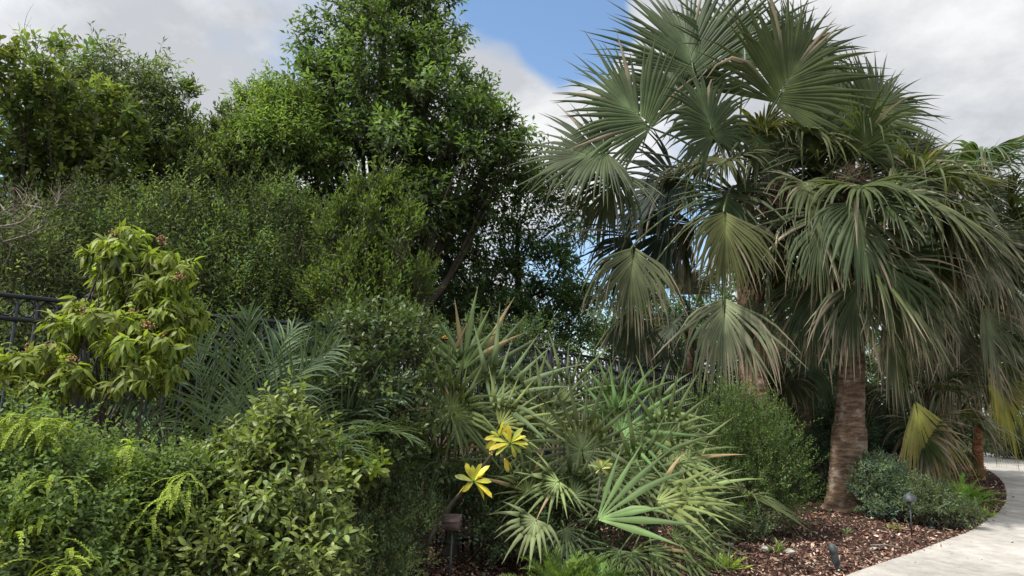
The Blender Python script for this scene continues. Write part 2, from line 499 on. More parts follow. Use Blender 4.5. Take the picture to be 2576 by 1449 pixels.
def foliage(acc, lobes, nclump, per, m, tmpl, size, col, L=.25, sig=.2, up=.5, spread=60, droop=0., var=.22, shell=.5, twig=None, clumpvar=.25, tipcol=None, upk=1., zmin=.03):
    cc, cd, cs = lobe_clumps(lobes, nclump, shell)
    k = len(cc)
    tint = np.exp(RNG.normal(0, clumpvar, k))
    p = np.repeat(cc, per, 0); dd = np.repeat(cd, per, 0); s = np.repeat(cs, per)
    off = RNG.normal(0, 1, (k * per, 3)) * (s * sig)[:, None] * np.array([1, 1, .75])
    p = p + off
    dirs = nrm(dd * .55 + nrm(off) * .55 + Z * up + RNG.normal(0, .3, p.shape))
    ok = p[:, 2] > zmin
    p, dirs = p[ok], dirs[ok]
    ti = np.repeat(tint, per)[ok]
    # three tone bands so that neighbouring clumps differ
    order = np.argsort(ti)
    for part in np.array_split(order, 3):
        if len(part):
            sprigs(acc, tmpl, p[part], dirs[part], L, m, size, np.asarray(col) * ti[part].mean(), spread, droop, var, twig=twig, tipcol=tipcol, upk=upk)


def limbs(acc, base, top, lobes, r0, sides=8, bend=.15, r1=.02, lim=.35):
    """tapered trunk with a limb into each lobe"""
    base, top = np.asarray(base, float), np.asarray(top, float)
    mid = (base + top) / 2 + RNG.normal(0, bend, 3) * np.array([1, 1, .2])
    spine = bez([base, mid, top], 24)
    rad = np.linspace(r0, r1 * 1.5, 24); rad[:4] *= np.array([1.35, 1.18, 1.08, 1.02])
    tube(acc, spine, rad, sides)
    for l in lobes:
        c = P(l[0], l[1], l[2])
        h = np.clip((c[2] - base[2]) / max(top[2] - base[2], .1) - lim, .12, .9)
        s = spine[int(h * 23)]
        rr = rad[int(h * 23)] * .55
        m1 = s * .45 + c * .55 - Z * .12 * np.linalg.norm(c - s) + RNG.normal(0, .06, 3)
        tube(acc, bez([s, m1, c], 9), [rr, rr * .6, .008], 6)
        for _ in range(3):
            e = c + RNG.normal(0, 1, 3) * np.array([l[3] * l[2] / FPX, l[5], l[4] * l[2] / FPX]) * .55
            tube(acc, bez([m1, (m1 + e) / 2 + RNG.normal(0, .05, 3), e], 6), [rr * .4, .004], 4, cap=False)


def tree(name, label, cat, base, top, lobes, nclump, per, m, tmpl, size, col, r0=.1, mat=None, group=None, trunk='trunk', crown='crown', limb=True, bark=None, lim=.35, bend=.15, r1=.02, **kw):
    t = thing(name, (base[0], base[1], 0.), label, cat, group)
    w_ = Acc(); limbs(w_, base, top, lobes if limb else lobes[:2], r0, lim=lim, bend=bend, r1=r1)
    fo = Acc(); foliage(fo, lobes, nclump, per, m, tmpl, size, col, twig=(w_, min(.004, size * .032)), **kw)
    w_.build(trunk, bark or M_BARK, t, smooth=True)
    fo.build(crown, mat or M_LEAF, t)
    return t


def ground_under(x, y, d):
    p = P(x, y, d); return np.array([p[0], p[1], -.02])


# ------------------------------------------------------------------ palms
def orth(n, a):
    n = np.asarray(n, float); n = n - a * np.dot(n, a)
    if np.linalg.norm(n) < 1e-3: n = np.cross(a, [0.3, .9, .1])
    return nrm(n)


def fan_blade(hub, axis, normal, R, spread=200, nseg=44, split=.5, droop=.6, keel=.15, costa=.3, bend=.5, dry=0., col=(.045, .075, .042), width=1.0, ragged=.11, droop_jit=.75, tan=(.29, .235, .17)):
    """a pleated fan leaf: nseg segments joined to `split` of their length, then free and drooping"""
    a = nrm(axis); n = orth(normal, a); sdv = np.cross(n, a)
    th = np.radians(np.linspace(-spread / 2, spread / 2, nseg)) + RNG.normal(0, .013, nseg)
    ct, st = np.cos(th), np.sin(th)
    tcost = costa * R * np.clip(ct, 0, 1) ** 2
    org = hub + tcost[:, None] * a - n * (bend * tcost ** 2 / max(R, .01))[:, None]
    d = a * ct[:, None] + sdv * st[:, None] + n * (keel * np.abs(st) - bend * 2 * costa * np.clip(ct, 0, 1))[:, None]
    d = nrm(d)
    ln = R * (.74 + .26 * np.cos(th * .75)) * (1 + RNG.normal(0, ragged, nseg)) - tcost * .75
    dth = math.radians(spread / nseg)
    ks = np.array([.02, .2, .38, split, split + (1 - split) * .3, split + (1 - split) * .66, 1.0])
    dj = droop * np.exp(RNG.normal(0, droop_jit, nseg)) * (1 + 3.0 * (RNG.random(nseg) < .10))
    p = org.copy(); prev = 0.
    V = np.empty((nseg, 7, 3, 3)); Cc = np.empty((nseg, 7, 3, 3))
    base = shade(1, col, .16, .08)[0] * PALM_GAIN
    segc = base[None] * np.exp(RNG.normal(0, .13, nseg))[:, None]
    dryness = np.clip(dry * RNG.uniform(.3, 1.6, nseg) + (RNG.random(nseg) < .012 + .16 * dry) * 1.2, 0, 1.4)
    wsplit = None
    for k, s in enumerate(ks):
        p = p + d * (ln * (s - prev))[:, None]
        wk = (ln * max(s, .06) * 1.35 * width + R * costa * .5 * (ct > .5) + R * costa * 1.15 * np.abs(np.sin(2 * th) * st)) * math.tan(dth / 2)
        if s <= split + 1e-6: wsplit = wk
        else: wk = wsplit * max(1 - (s - split) / (1 - split), .03) ** .95
        b = np.cross(n[None], d); bl = np.linalg.norm(b, axis=1, keepdims=True)
        b = np.where(bl > .15, b / np.maximum(bl, 1e-6), sdv[None])
        nn = nrm(np.cross(d, b))
        V[:, k, 0] = p + b * wk[:, None]; V[:, k, 2] = p - b * wk[:, None]
        V[:, k, 1] = p + nn * (wk * .75)[:, None]
        f = np.clip((s - (1 - .55 * dryness)) / .25, 0, 1)[:, None]
        ck = segc * (1.12 - .25 * s + (.9 if k == 0 else 0)) * (1 - f) + np.asarray(tan)[None] * f
        Cc[:, k] = ck[:, None]
        Cc[:, k, 1] *= 1.18; Cc[:, k, 0] *= .9
        g = (.25 if s < split else 1.6) * (ks[min(k + 1, 6)] - s)
        d = d.copy(); d[:, 2] -= dj * g
        d = nrm(d)
        prev = s
    i = (np.arange(nseg) * 21)[:, None, None] + (np.arange(6) * 3)[None, :, None]
    q = np.concatenate([i + np.array([0, 3, 4, 1]), i + np.array([1, 4, 5, 2])], 1).reshape(-1, 4)
    return V.reshape(-1, 3), q, Cc.reshape(-1, 3)


def frond(parent, heart, hub, axis, normal, R, pet_r=.018, sag=.12, pet_col=(.11, .14, .06), mat=None, name='frond', **kw):
    V, q, c = fan_blade(hub, axis, normal, R, **kw)
    f = mk(name, V, q, mat or M_PALM, parent, c)
    a = Acc(); ln = np.linalg.norm(hub - heart)
    ctl = (np.asarray(heart) * .45 + np.asarray(hub) * .55) + Z * sag * ln
    a_ = nrm(axis); n_ = orth(normal, a_); co = kw.get('costa', .3) * R; be = kw.get('bend', .5)
    rib = [hub + a_ * co * u - n_ * (be * (co * u) ** 2 / R) for u in (.5, 1.0, 1.25)] if co > .1 else [hub + a_ * R * .1]
    tube(a, bez([heart, ctl, hub] + rib, 16), [pet_r * 1.5, pet_r, pet_r * .9, pet_r * .5, pet_r * .15], 5, pet_col)
    a.build('petiole', M_PET, f, smooth=True)
    return f


def img_axis(deg, dy=0.):
    a = math.radians(deg)
    return nrm([math.cos(a), dy, math.sin(a)])


def palm_trunk(parent, base, top, r_prof, n=150, sides=40, rings=46, lean=(0, 0, 0), tint=(1, 1, 1)):
    base, top = np.asarray(base, float), np.asarray(top, float)
    t = np.linspace(0, 1, n)
    ax = base + (top - base) * t[:, None] + np.sin(PI * t)[:, None] * np.asarray(lean)
    r = np.interp(t, [q[0] for q in r_prof], [q[1] for q in r_prof])
    a = np.linspace(0, 2 * PI, sides, endpoint=False)
    wob = sum(np.sin(a[None] * k + t[:, None] * f + ph) * s for k, f, ph, s in ((2, 5, 1, .02), (3, -9, 2, .016), (5, 23, .4, .012), (9, 41, 4, .008)))
    saw = (t[:, None] * rings + .25 * np.sin(a[None] * 2 + 1) + .15 * np.sin(a[None] * 3 + t[:, None] * 30)) % 1.0
    rr = r[:, None] * (1 + wob + .05 * (saw - .5) * (.4 + RNG.random((n, 1)) * 1.2) + RNG.normal(0, .016, (n, sides)))
    V = np.stack([ax[:, None, 0] + rr * np.cos(a), ax[:, None, 1] + rr * np.sin(a), np.broadcast_to(ax[:, None, 2], rr.shape)], -1)
    i = np.arange(n - 1)[:, None] * sides; j = np.arange(sides)[None]; j2 = (j + 1) % sides
    F = np.stack([i + j, i + j2, i + sides + j2, i + sides + j], -1).reshape(-1, 4)
    col = (np.where(saw < .16, .55, 1.0) * RNG.uniform(.85, 1.1, saw.shape))[..., None] * np.asarray(tint)
    return mk('trunk', V.reshape(-1, 3), F, M_TRUNK, parent, col.reshape(-1, 3), True)


def sabal(label, base, heart, r_prof, specs, nfill, Rm=1.35, petm=1.25, col=(.05, .074, .030), dry=.15, lean=(0, 0, 0), elev=(-45, 80), tint=(1.0, .95, .84), stalks=14, group='tall fan palms', saz=None, name='sabal_palm'):
    base, heart = np.asarray(base, float), np.asarray(heart, float)
    t = thing(name, (base[0], base[1], 0), label, 'palm tree', group)
    palm_trunk(t, base, heart, r_prof, lean=lean, tint=tint)
    for s in specs:
        x, y, dd, ang, dy, Rp, spread = s[:7]
        o = dict(s[7]) if len(s) > 7 else {}
        d = heart[1] + dd
        hub = P(x, y, d); ax = img_axis(ang, dy)
        nv = o.pop('n', (0, -1, .35)); st = o.pop('from_', None)
        hs = heart + RNG.normal(0, .09, 3) if st is None else np.asarray(st)
        frond(t, hs, hub, ax, nv, Rp * d / FPX, spread=spread, **{**dict(col=col, dry=dry, nseg=60, droop=.6, split=.44, keel=.45), **o})
    for i in range(nfill):
        u = (i + .5) / nfill
        el = math.radians(elev[1] + (elev[0] - elev[1]) * u ** .85 + RNG.normal(0, 6))
        az = i * 2.39996 + RNG.normal(0, .2)
        od = np.array([math.cos(az), math.sin(az), 0.])
        dv = od * math.cos(el) + Z * math.sin(el)
        ln = petm * RNG.uniform(.75, 1.15)
        hub = heart + RNG.normal(0, .06, 3) + dv * ln - Z * .18 * ln * (1 - u) * math.cos(el)
        e2 = el - math.radians(38) * math.cos(el) - .1
        ax = od * math.cos(e2) + Z * math.sin(e2)
        frond(t, heart + RNG.normal(0, .07, 3) - Z * u * .25, hub, ax, Z + od * .8, Rm * RNG.uniform(.8, 1.1), spread=RNG.uniform(180, 240),
              col=np.asarray(col) * RNG.uniform(.7, 1.3) * np.array([RNG.uniform(.9, 1.25), 1, RNG.uniform(.75, 1.05)]), dry=np.clip(dry * .6 + .9 * max(0, u - .4) + RNG.normal(0, .08), 0, .95), nseg=54, droop=RNG.uniform(.5, 1.4), keel=RNG.uniform(.2, .9), costa=.3, bend=RNG.uniform(.4, .9), split=.42)
    for i in range(stalks):                     # spent flower stalks: branched, brown
        az = RNG.uniform(0, 2 * PI) if saz is None else saz + RNG.normal(0, .5); el = RNG.uniform(-.2, .6); ln = RNG.uniform(.7, 1.5)
        a = Acc()
        od = np.array([math.cos(az) * math.cos(el), math.sin(az) * math.cos(el), math.sin(el)])
        p = [heart + od * ln * s + Z * (.22 * math.sin(s * 2.4) - .45 * s * s) * ln for s in np.linspace(0, 1, 8)]
        tube(a, bez(p, 12), [.014, .004], 4)
        for s in range(3, 8):
            for _ in range(5):
                q = p[s] + RNG.normal(0, .18, 3) - Z * .10
                tube(a, bez([p[s], (p[s] + q) / 2 + RNG.normal(0, .03, 3), q], 4), [.006, .002], 3, cap=False)
                for _ in range(3):
                    q2 = q + RNG.normal(0, .1, 3) - Z * .05
                    tube(a, np.stack([(p[s] + q) / 2, q2]), [.004, .0015], 3, cap=False)
        a.build('flower_stalk', M_STALK, t)
    return t


def pinnate(parent, base, tip_dir, length, up=(0, 0, 1), n=38, leaf=.3, sag=.5, width=.012, col=(.06, .09, .075), droop=.5, vee=.5, name='frond', mat=None, start=.22, ang=58, into=None):
    """a feather leaf: arching midrib and rows of narrow leaflets (one leaf = one mesh)"""
    d = nrm(tip_dir); p = np.asarray(base, float); pts = [p]; ds = []
    K = 22
    for k in range(K):
        d = nrm(d + np.array([0, 0, -1.]) * sag * (1.6 / K) * (.3 + k / K)); p = p + d * length / K; pts.append(p); ds.append(d)
    pts = np.array(pts); ds = np.array(ds + ds[-1:])
    acc = Acc() if into is None else into; tube(acc, pts, [width * .9, width * .25], 5, np.asarray(col) * 1.5)
    t = np.linspace(start, .99, n); idx = t * K; i0 = np.minimum(idx.astype(int), K - 1); fr = (idx - i0)[:, None]
    q = pts[i0] * (1 - fr) + pts[i0 + 1] * fr; dd = ds[i0]
    side0 = nrm(np.cross(dd, np.asarray(up, float)[None])); nn = nrm(np.cross(side0, dd))
    for sg in (-1, 1):
        a = np.radians(ang * (1 - .45 * t) + RNG.normal(0, 8, n))
        ld = nrm(dd * np.cos(a)[:, None] + side0 * sg * np.sin(a)[:, None] + nn * (vee * RNG.uniform(.4, 1.3, n))[:, None])
        ll = leaf * (np.sin(np.clip(t - start + .12, 0, 1) / (1 - start + .12) * PI * .93 + .12)) ** .6 * RNG.uniform(.85, 1.12, n)
        V = np.empty((n, 5, 3, 3)); pp = q.copy(); dl = ld.copy(); prev = 0
        for k, s in enumerate((0, .25, .5, .77, 1.)):
            pp = pp + dl * (ll * (s - prev))[:, None]; prev = s
            wk = width * (.55, 1., .95, .6, .05)[k]
            b = nrm(np.cross(dl, nn)); m2 = nrm(np.cross(b, dl))
            V[:, k, 0] = pp + b * wk; V[:, k, 2] = pp - b * wk; V[:, k, 1] = pp - m2 * wk * .6
            dl = nrm(dl + np.array([0, 0, -1.]) * droop * (.1 + .5 * s) * RNG.uniform(.6, 1.4, n)[:, None])
        i = (np.arange(n) * 15)[:, None, None] + (np.arange(4) * 3)[None, :, None]
        F = np.concatenate([i + np.array([0, 3, 4, 1]), i + np.array([1, 4, 5, 2])], 1).reshape(-1, 4)
        c = np.repeat(shade(n, col, .15, .06) * .72, 15, 0)
        acc.add(V.reshape(-1, 3), F, c)
    return acc if into is not None else acc.build(name, mat or M_PALM, parent)


#@@SCENE@@
# ================================================================== SETTING
def sheet(name, pts, z, mat, kind='structure', sub=0):
    p = np.array([[q[0], q[1], z] for q in pts])
    me = bpy.data.meshes.new(name); me.from_pydata([tuple(v) for v in p], [], [list(range(len(p)))]); me.update()
    me.materials.append(mat); o = bpy.data.objects.new(name, me); C.objects.link(o)
    return tag(o, kind=kind)


tag(sheet('ground', [(-900, -900), (900, -900), (900, 900), (-900, 900)], -.03, M_GROUND), 'rough green turf around the garden')

EDGE_PX = [(2150, 1449), (2290, 1400), (2375, 1367), (2444, 1341), (2486, 1312), (2512, 1293), (2529, 1269), (2532, 1245), (2524, 1218), (2500, 1194), (2472, 1172), (2460, 1155), (2452, 1138)]
edge = [G(x, y)[:2] for x, y in EDGE_PX]
near = [np.array(q) for q in ((-9, -4.5), (-5, -.6), (-2.4, 2.0), (-.2, 3.75), (1.6, 5.25))]
edge = bez(np.array([np.r_[q, 0] for q in near + edge]), 120)[:, :2]
far = [G(x, y)[:2] for x, y in ((2462, 1133), (2507, 1145), (2576, 1156), (2660, 1172))]
right = [np.array(q) for q in ((17.5, 17.5), (14.8, 12.5), (11.0, 8.6), (6.4, 4.2), (2.2, .8), (-1.6, -2.6), (-7, -8))]
back = bez(np.array([np.r_[q, 0] for q in far + right]), 60)[:, :2]
path_poly = np.vstack([edge, back])


def path_obj():
    """concrete slab with a small thickness along its edges"""
    n = len(path_poly)
    V = np.vstack([np.c_[path_poly, np.full(n, .035)], np.c_[path_poly, np.full(n, -.06)]])
    me = bpy.data.meshes.new('path')
    k = np.arange(n); k2 = (k + 1) % n
    F = [list(range(n))] + [[int(a + n), int(b + n), int(b), int(a)] for a, b in zip(k, k2)]
    me.from_pydata([tuple(v) for v in V], [], F); me.update(); me.materials.append(M_PATH)
    o = bpy.data.objects.new('path', me); C.objects.link(o); return tag(o, 'pale concrete garden path curving away', kind='structure')


path_obj()


# planting bed: one gently uneven sheet between the path edge and far behind the fence
def bed_z(x, y):
    return .012 * np.sin(x * 1.7 + y * .6) + .010 * np.sin(y * 2.3 - x) + .006 * np.sin(x * 6.1) * np.sin(y * 5.3)


def bed():
    e = edge; out_ = []
    U, Wn = len(e), 46
    o = np.array([-16., 34.])
    s = np.linspace(0, 1, Wn) ** 1.7
    V = e[:, None] * (1 - s[None, :, None]) + (np.array([[-30., 10.]]) * np.linspace(1, 0, U)[:, None] + np.array([[14., 60.]]) * np.linspace(0, 1, U)[:, None])[:, None] * s[None, :, None]
    zz_ = bed_z(V[..., 0], V[..., 1]) + .012 * np.clip(s * 60, 0, 1)[None] - .004
    V = np.concatenate([V, zz_[..., None]], -1)
    i = np.arange(U - 1)[:, None] * Wn + np.arange(Wn - 1)[None]
    F = np.stack([i, i + Wn, i + Wn + 1, i + 1], -1).reshape(-1, 4)
    me_o = mk('planting_bed', V.reshape(-1, 3), F[:, ::-1], M_SOIL, None, None, True)
    return tag(me_o, 'dark soil planting bed beside the path', kind='structure')


bed()


def in_path(p):
    x, y = p[:, 0], p[:, 1]; q = path_poly; n = len(q); c = np.zeros(len(p), bool)
    for a in range(n):
        x1, y1 = q[a]; x2, y2 = q[(a + 1) % n]
        h = ((y1 > y) != (y2 > y)) & (x < (x2 - x1) * (y - y1) / (y2 - y1 + 1e-12) + x1)
        c ^= h
    return c


def chips():
    n = 52000
    px = np.c_[RNG.uniform(900, 2560, n), 1449 + 40 - 330 * RNG.random(n) ** 1.0]
    px = px[px[:, 1] > 1160 + (2560 - px[:, 0]) * .05]
    p = np.array([G(x, y)[:2] for x, y in px])
    k = int(n * .06)                                   # a scatter in the strip along the kerb
    e = edge[RNG.integers(20, len(edge), k)] + RNG.normal(0, .07, (k, 2)) * (RNG.random((k, 1)) ** 2 * 2)
    p = np.vstack([p, e])
    p = p[~in_path(p) | (RNG.random(len(p)) < np.where(np.arange(len(p)) >= len(p) - k, .16, .007))]
    p = p[p[:, 1] < 28]
    f_ = np.sin(p[:, 0] * 2.1 + 1) * np.sin(p[:, 1] * 1.7) + .6 * np.sin(p[:, 0] * 5.3 - p[:, 1] * 4.1); p = p[RNG.random(len(p)) < .82 + .25 * f_]
    n = len(p)
    big = RNG.random(n) < .05
    s = np.where(big, RNG.uniform(.04, .07, n), RNG.uniform(.016, .036, n)) * (1 + .03 * p[:, 1])
    pal = np.array([[.075, .038, .028], [.13, .068, .05], [.20, .115, .085], [.045, .03, .024], [.34, .24, .18], [.55, .43, .34], [.18, .075, .045]])
    ci = RNG.choice(len(pal), n, p=[.22, .25, .20, .13, .11, .045, .045])
    col = pal[ci] * RNG.uniform(.9, 1.75, n)[:, None]
    T = np.array([[-.5, -.2, 0], [-.1, -.26, .06], [.5, -.12, 0], [.42, .16, 0.02], [0, .25, .07], [-.45, .18, .0]])
    F = [np.array([[0, 1, 4, 5], [1, 2, 3, 4]])]
    a = RNG.uniform(0, 2 * PI, n); tl = RNG.normal(0, .45, n)
    d = np.c_[np.cos(a) * np.cos(tl), np.sin(a) * np.cos(tl), np.sin(tl)]
    up = nrm(Z + RNG.normal(0, .35, (n, 3)))
    pos = np.c_[p, bed_z(p[:, 0], p[:, 1]) + .012 + RNG.uniform(0, .022, n)]
    acc = Acc(); place(acc, (T, F), pos, d, up, s, col)
    m = 420
    pp = np.array([G(x, y)[:2] for x, y in np.c_[RNG.uniform(1700, 2500, m), RNG.uniform(1262, 1449, m)]]); pp = pp[~in_path(pp)]; m = len(pp)
    an = RNG.uniform(0, 2 * PI, m)
    place(acc, template('lance', .09, .1, -.12), np.c_[pp, bed_z(pp[:, 0], pp[:, 1]) + .03], np.c_[np.cos(an), np.sin(an), RNG.normal(0, .06, m)], Z + RNG.normal(0, .3, (m, 3)), RNG.uniform(.06, .2, m) * RNG.uniform(.5, 1, m),
          np.array([.42, .33, .24]) * RNG.uniform(.35, 1.2, m)[:, None] * np.array([1, 1, 1.]))
    o = acc.build('bark_mulch', M_CHIP)
    tag(o, 'reddish brown shredded bark mulch covering the bed', kind='stuff')


chips()

# ================================================================== FENCE
FT = 2.19
fl = [np.array(q) for q in ((-5.6, 2.55), (-3.53, 4.7), (-1.7, 6.15), (.24, 7.95), (1.55, 10.0), (2.75, 12.3), (4.6, 15.0), (7.6, 18.2))]
fpts = bez(np.array([np.r_[q, 0] for q in fl]), 400)
seg = np.r_[0, np.cumsum(np.linalg.norm(np.diff(fpts, axis=0), axis=1))]


def fat(s):
    return np.array([np.interp(s, seg, fpts[:, k]) for k in range(3)])


fence = thing('metal_fence', fat(5.), 'tall black metal picket fence with a band of rings under its top rail', 'fence')
PITCHF = .115
posts_s = [1.1, 3.52, 5.94, 8.36, 10.5, 12.9, 15.3, 17.7, 20.1]
posts_s = [s for s in posts_s if s < seg[-1] - .1]
for s in posts_s:
    a = Acc(); c = fat(s); t = nrm(fat(s + .05) - fat(s - .05))
    box(a, c + Z * (FT + .03) / 2, (.065, .065, FT + .03), t, Z, bev=.006)
    a.build('post', M_FENCE, fence)
    a = Acc(); box(a, c + Z * (FT + .042), (.085, .085, .024), t, Z, bev=.006)
    lathe(a, c + Z * (FT + .05), [(.03, 0), (.024, .02), (.0, .03)], 10); a.build('post_cap', M_FENCE, fence)
for k in range(len(posts_s) - 1):
    s0, s1 = posts_s[k] + .034, posts_s[k + 1] - .034
    A0, A1 = fat(s0), fat(s1); t = nrm(A1 - A0); L = np.linalg.norm(A1 - A0); mid = (A0 + A1) / 2
    for h, nm in ((FT - .012, 'top_rail'), (FT - .172, 'rail'), (.14, 'rail')):
        a = Acc(); box(a, mid + Z * h, (L, .042, .03), t, Z, bev=.004); a.build(nm, M_FENCE, fence)
    npk = int(L / PITCHF)
    vis = k >= 0
    for j in range(npk):
        c = A0 + t * (L * (j + .5) / npk)
        if len([o for o in fence.children if o.name.startswith('picket')]) < 100:
            a = Acc(); box(a, c + Z * (FT - .03) / 2, (.019, .019, FT - .06), t, Z, bev=.002); a.build('picket', M_FENCE, fence)
        else:
            a = Acc(); box(a, c + Z * (FT - .03) / 2, (.019, .019, FT - .06), t, Z, bev=.002)
            a.build('picket', M_FENCE, fence) if False else REST.append(a) if 'REST' in globals() else globals().__setitem__('REST', [a])
        if k < 5 and j < npk - 1 and len([o for o in fence.children if o.name.startswith('ring')]) < 98:
            c2 = A0 + t * (L * (j + 1.0) / npk) + Z * (FT - .092)
            a = Acc(); an = np.linspace(0, 2 * PI, 25)
            tube(a, c2 + np.cos(an)[:, None] * t * .05 + np.sin(an)[:, None] * Z * .058, [.0065], 6, cap=False)
            a.build('ring', M_FENCE, fence, smooth=True)
if 'REST' in globals():
    a = Acc()
    for r_ in REST:
        a.add(np.concatenate(r_.V), r_.F)
    V_ = None
    o = None
    b = Acc()
    for r_ in REST: b.add(np.concatenate(r_.V), [f for f in r_.F])
    o = b.build('picket', M_FENCE, fence); o['kind'] = 'stuff'

# ================================================================== BACKGROUND TREES (behind the fence)
GT = 'trees standing behind the fence'
KITE = template('kite', .42, .10, .12); KITEN = template('kite', .28, .06, .2)
OVAL = template('oval', .52, .10, .12); LANCE = template('lance', .30, .06, .38); SPOON = template('spoon', .5, .08, .1)

tree('almond_tree', 'pale green broad leaved tree with leaf rosettes, at the extreme left above the fence', 'tree', ground_under(60, 900, 8.2), P(90, 180, 8.2),
     [(40, 190, 7.8, 95, 75, .6), (150, 250, 8.2, 120, 110, .8), (30, 330, 8.2, 120, 120, .8), (250, 300, 8.4, 70, 90, .6), (110, 420, 8.4, 150, 110, .8), (250, 430, 8.6, 90, 110, .6), (60, 500, 8.4, 110, 80, .7)],
     230, 6, 9, template('spoon', .42, .05, .2), .12, (.050, .070, .021), r0=.12, L=.10, sig=.3, up=.7, spread=75, group=GT, clumpvar=.3)
tree('willowy_tree', 'loose crowned tree with narrow dark leaves behind the pale almond like tree', 'tree', ground_under(310, 900, 10.), P(320, 210, 10.),
     [(230, 235, 10., 80, 75, .8), (305, 200, 10., 90, 60, .8), (390, 270, 10., 65, 90, .8), (320, 300, 10., 110, 110, .9), (380, 400, 10., 80, 120, .9), (290, 420, 10.2, 120, 100, .9), (220, 360, 10.3, 90, 90, .9)],
     190, 9, 8, KITEN, .13, (.040, .058, .024), r0=.12, L=.3, sig=.22, up=.3, droop=.45, clumpvar=.4, group=GT)
tree('spire_tree', 'small tree with upright leafy spires in the dip of the skyline', 'tree', ground_under(545, 900, 10.5), P(540, 300, 10.5),
     [(470, 280, 10.5, 16, 75, .2), (488, 345, 10.5, 35, 55, .3), (555, 330, 10.5, 14, 65, .2), (592, 310, 10.5, 15, 55, .2), (525, 370, 10.5, 30, 60, .3), (590, 380, 10.5, 45, 55, .4), (540, 450, 10.5, 110, 100, .8), (470, 470, 10.6, 80, 110, .8), (620, 480, 10.6, 90, 100, .8)],
     250, 9, 8, KITE, .09, (.048, .070, .024), r0=.09, L=.2, sig=.26, up=1.2, spread=45, group=GT)
tree('light_leaved_tree', 'lime tinted tree bough rising just left of the tall dark tree', 'tree', ground_under(690, 900, 11.), P(660, 260, 11.),
     [(640, 255, 11., 32, 45, .4), (665, 310, 11., 60, 70, .6), (725, 250, 11.2, 40, 40, .5), (700, 380, 11., 90, 90, .8), (630, 400, 11., 55, 80, .6), (740, 330, 11.2, 60, 70, .6)],
     200, 9, 8, KITEN, .115, (.062, .098, .026), r0=.1, L=.25, sig=.27, up=.6, droop=.3, group=GT)
tree('tall_dark_tree', 'tallest tree, a dense dark green cone rising past the top of the view', 'tree', ground_under(930, 900, 12.5), P(970, -60, 12.5),
     [(960, -70, 12.5, 82, 64, .9), (905, 30, 12.4, 49, 56, .6), (1050, 20, 12.4, 82, 72, .9), (1120, 70, 12.4, 41, 60, .6), (820, 120, 12.3, 63, 60, .7), (960, 130, 12.1, 120, 88, 1.1), (1090, 190, 12.2, 71, 80, .9), (790, 220, 12.3, 49, 64, .7),
      (900, 260, 12., 113, 96, 1.1), (1060, 300, 12., 113, 96, 1.1), (1180, 260, 12.3, 44, 64, .7), (1220, 360, 12.2, 67, 72, .9), (1285, 330, 12.3, 30, 48, .5), (800, 350, 12.2, 90, 88, 1.0), (950, 420, 11.9, 135, 96, 1.2),
      (1140, 450, 12., 120, 88, 1.1), (1270, 430, 12.3, 52, 64, .8), (740, 460, 12.2, 90, 88, 1.0), (860, 550, 12., 113, 80, 1.1), (1040, 540, 12., 113, 72, 1.1), (680, 560, 12.2, 75, 80, 1.0)],
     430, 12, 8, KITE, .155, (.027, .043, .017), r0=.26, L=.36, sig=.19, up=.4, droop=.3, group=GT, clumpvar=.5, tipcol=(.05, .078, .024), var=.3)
tree('open_branched_tree', 'open crowned tree with brown forked branches and blue sky between its leaves', 'tree', ground_under(1330, 900, 13.5), P(1300, 560, 13.5),
     [(1090, 620, 13.4, 70, 50, .7), (1170, 600, 13.4, 70, 60, .7), (1250, 540, 13.4, 70, 45, .7), (1340, 480, 13.5, 60, 60, .6), (1400, 430, 13.6, 55, 50, .6), (1330, 590, 13.4, 45, 35, .5), (1430, 610, 13.4, 40, 40, .5), (1390, 680, 13.4, 55, 35, .5),
      (1300, 690, 13.3, 70, 40, .6), (1200, 700, 13.3, 90, 60, .8), (1440, 720, 13.3, 40, 40, .5), (1340, 770, 13.2, 90, 45, .7), (1240, 790, 13.2, 80, 55, .7), (1420, 800, 13.2, 70, 50, .7), (1140, 780, 13.3, 90, 70, .8), (1340, 850, 13.1, 110, 50, .8), (1460, 500, 13.6, 40, 45, .5)],
     340, 8, 7, KITE, .14, (.034, .060, .024), r0=.16, L=.28, sig=.26, up=.35, group=GT, lim=.2)
tree('background_fig_tree', 'dark leafy tree filling the gap low behind the tall cone tree', 'tree', ground_under(880, 900, 15), P(880, 560, 15),
     [(700, 640, 15, 160, 110, 1.2), (880, 660, 15, 170, 110, 1.2), (1010, 690, 15, 110, 90, 1.2), (780, 780, 15, 200, 90, 1.2), (1000, 800, 15, 200, 90, 1.2), (1120, 880, 15, 120, 60, 1)],
     330, 10, 8, KITE, .17, (.027, .048, .020), r0=.2, L=.36, sig=.28, group=GT)
tree('far_oak_tree', 'low dark tree visible between the leaning almond crown and the thicket', 'tree', ground_under(300, 900, 14), P(320, 430, 14),
     [(80, 560, 14, 140, 90, 1.2), (260, 540, 14, 150, 90, 1.2), (430, 560, 14, 130, 80, 1.2), (560, 600, 14, 130, 100, 1.2), (150, 660, 14, 200, 90, 1.2), (400, 680, 14, 220, 90, 1.2)],
     260, 10, 8, KITE, .15, (.028, .050, .021), r0=.2, L=.34, sig=.26, group=GT)

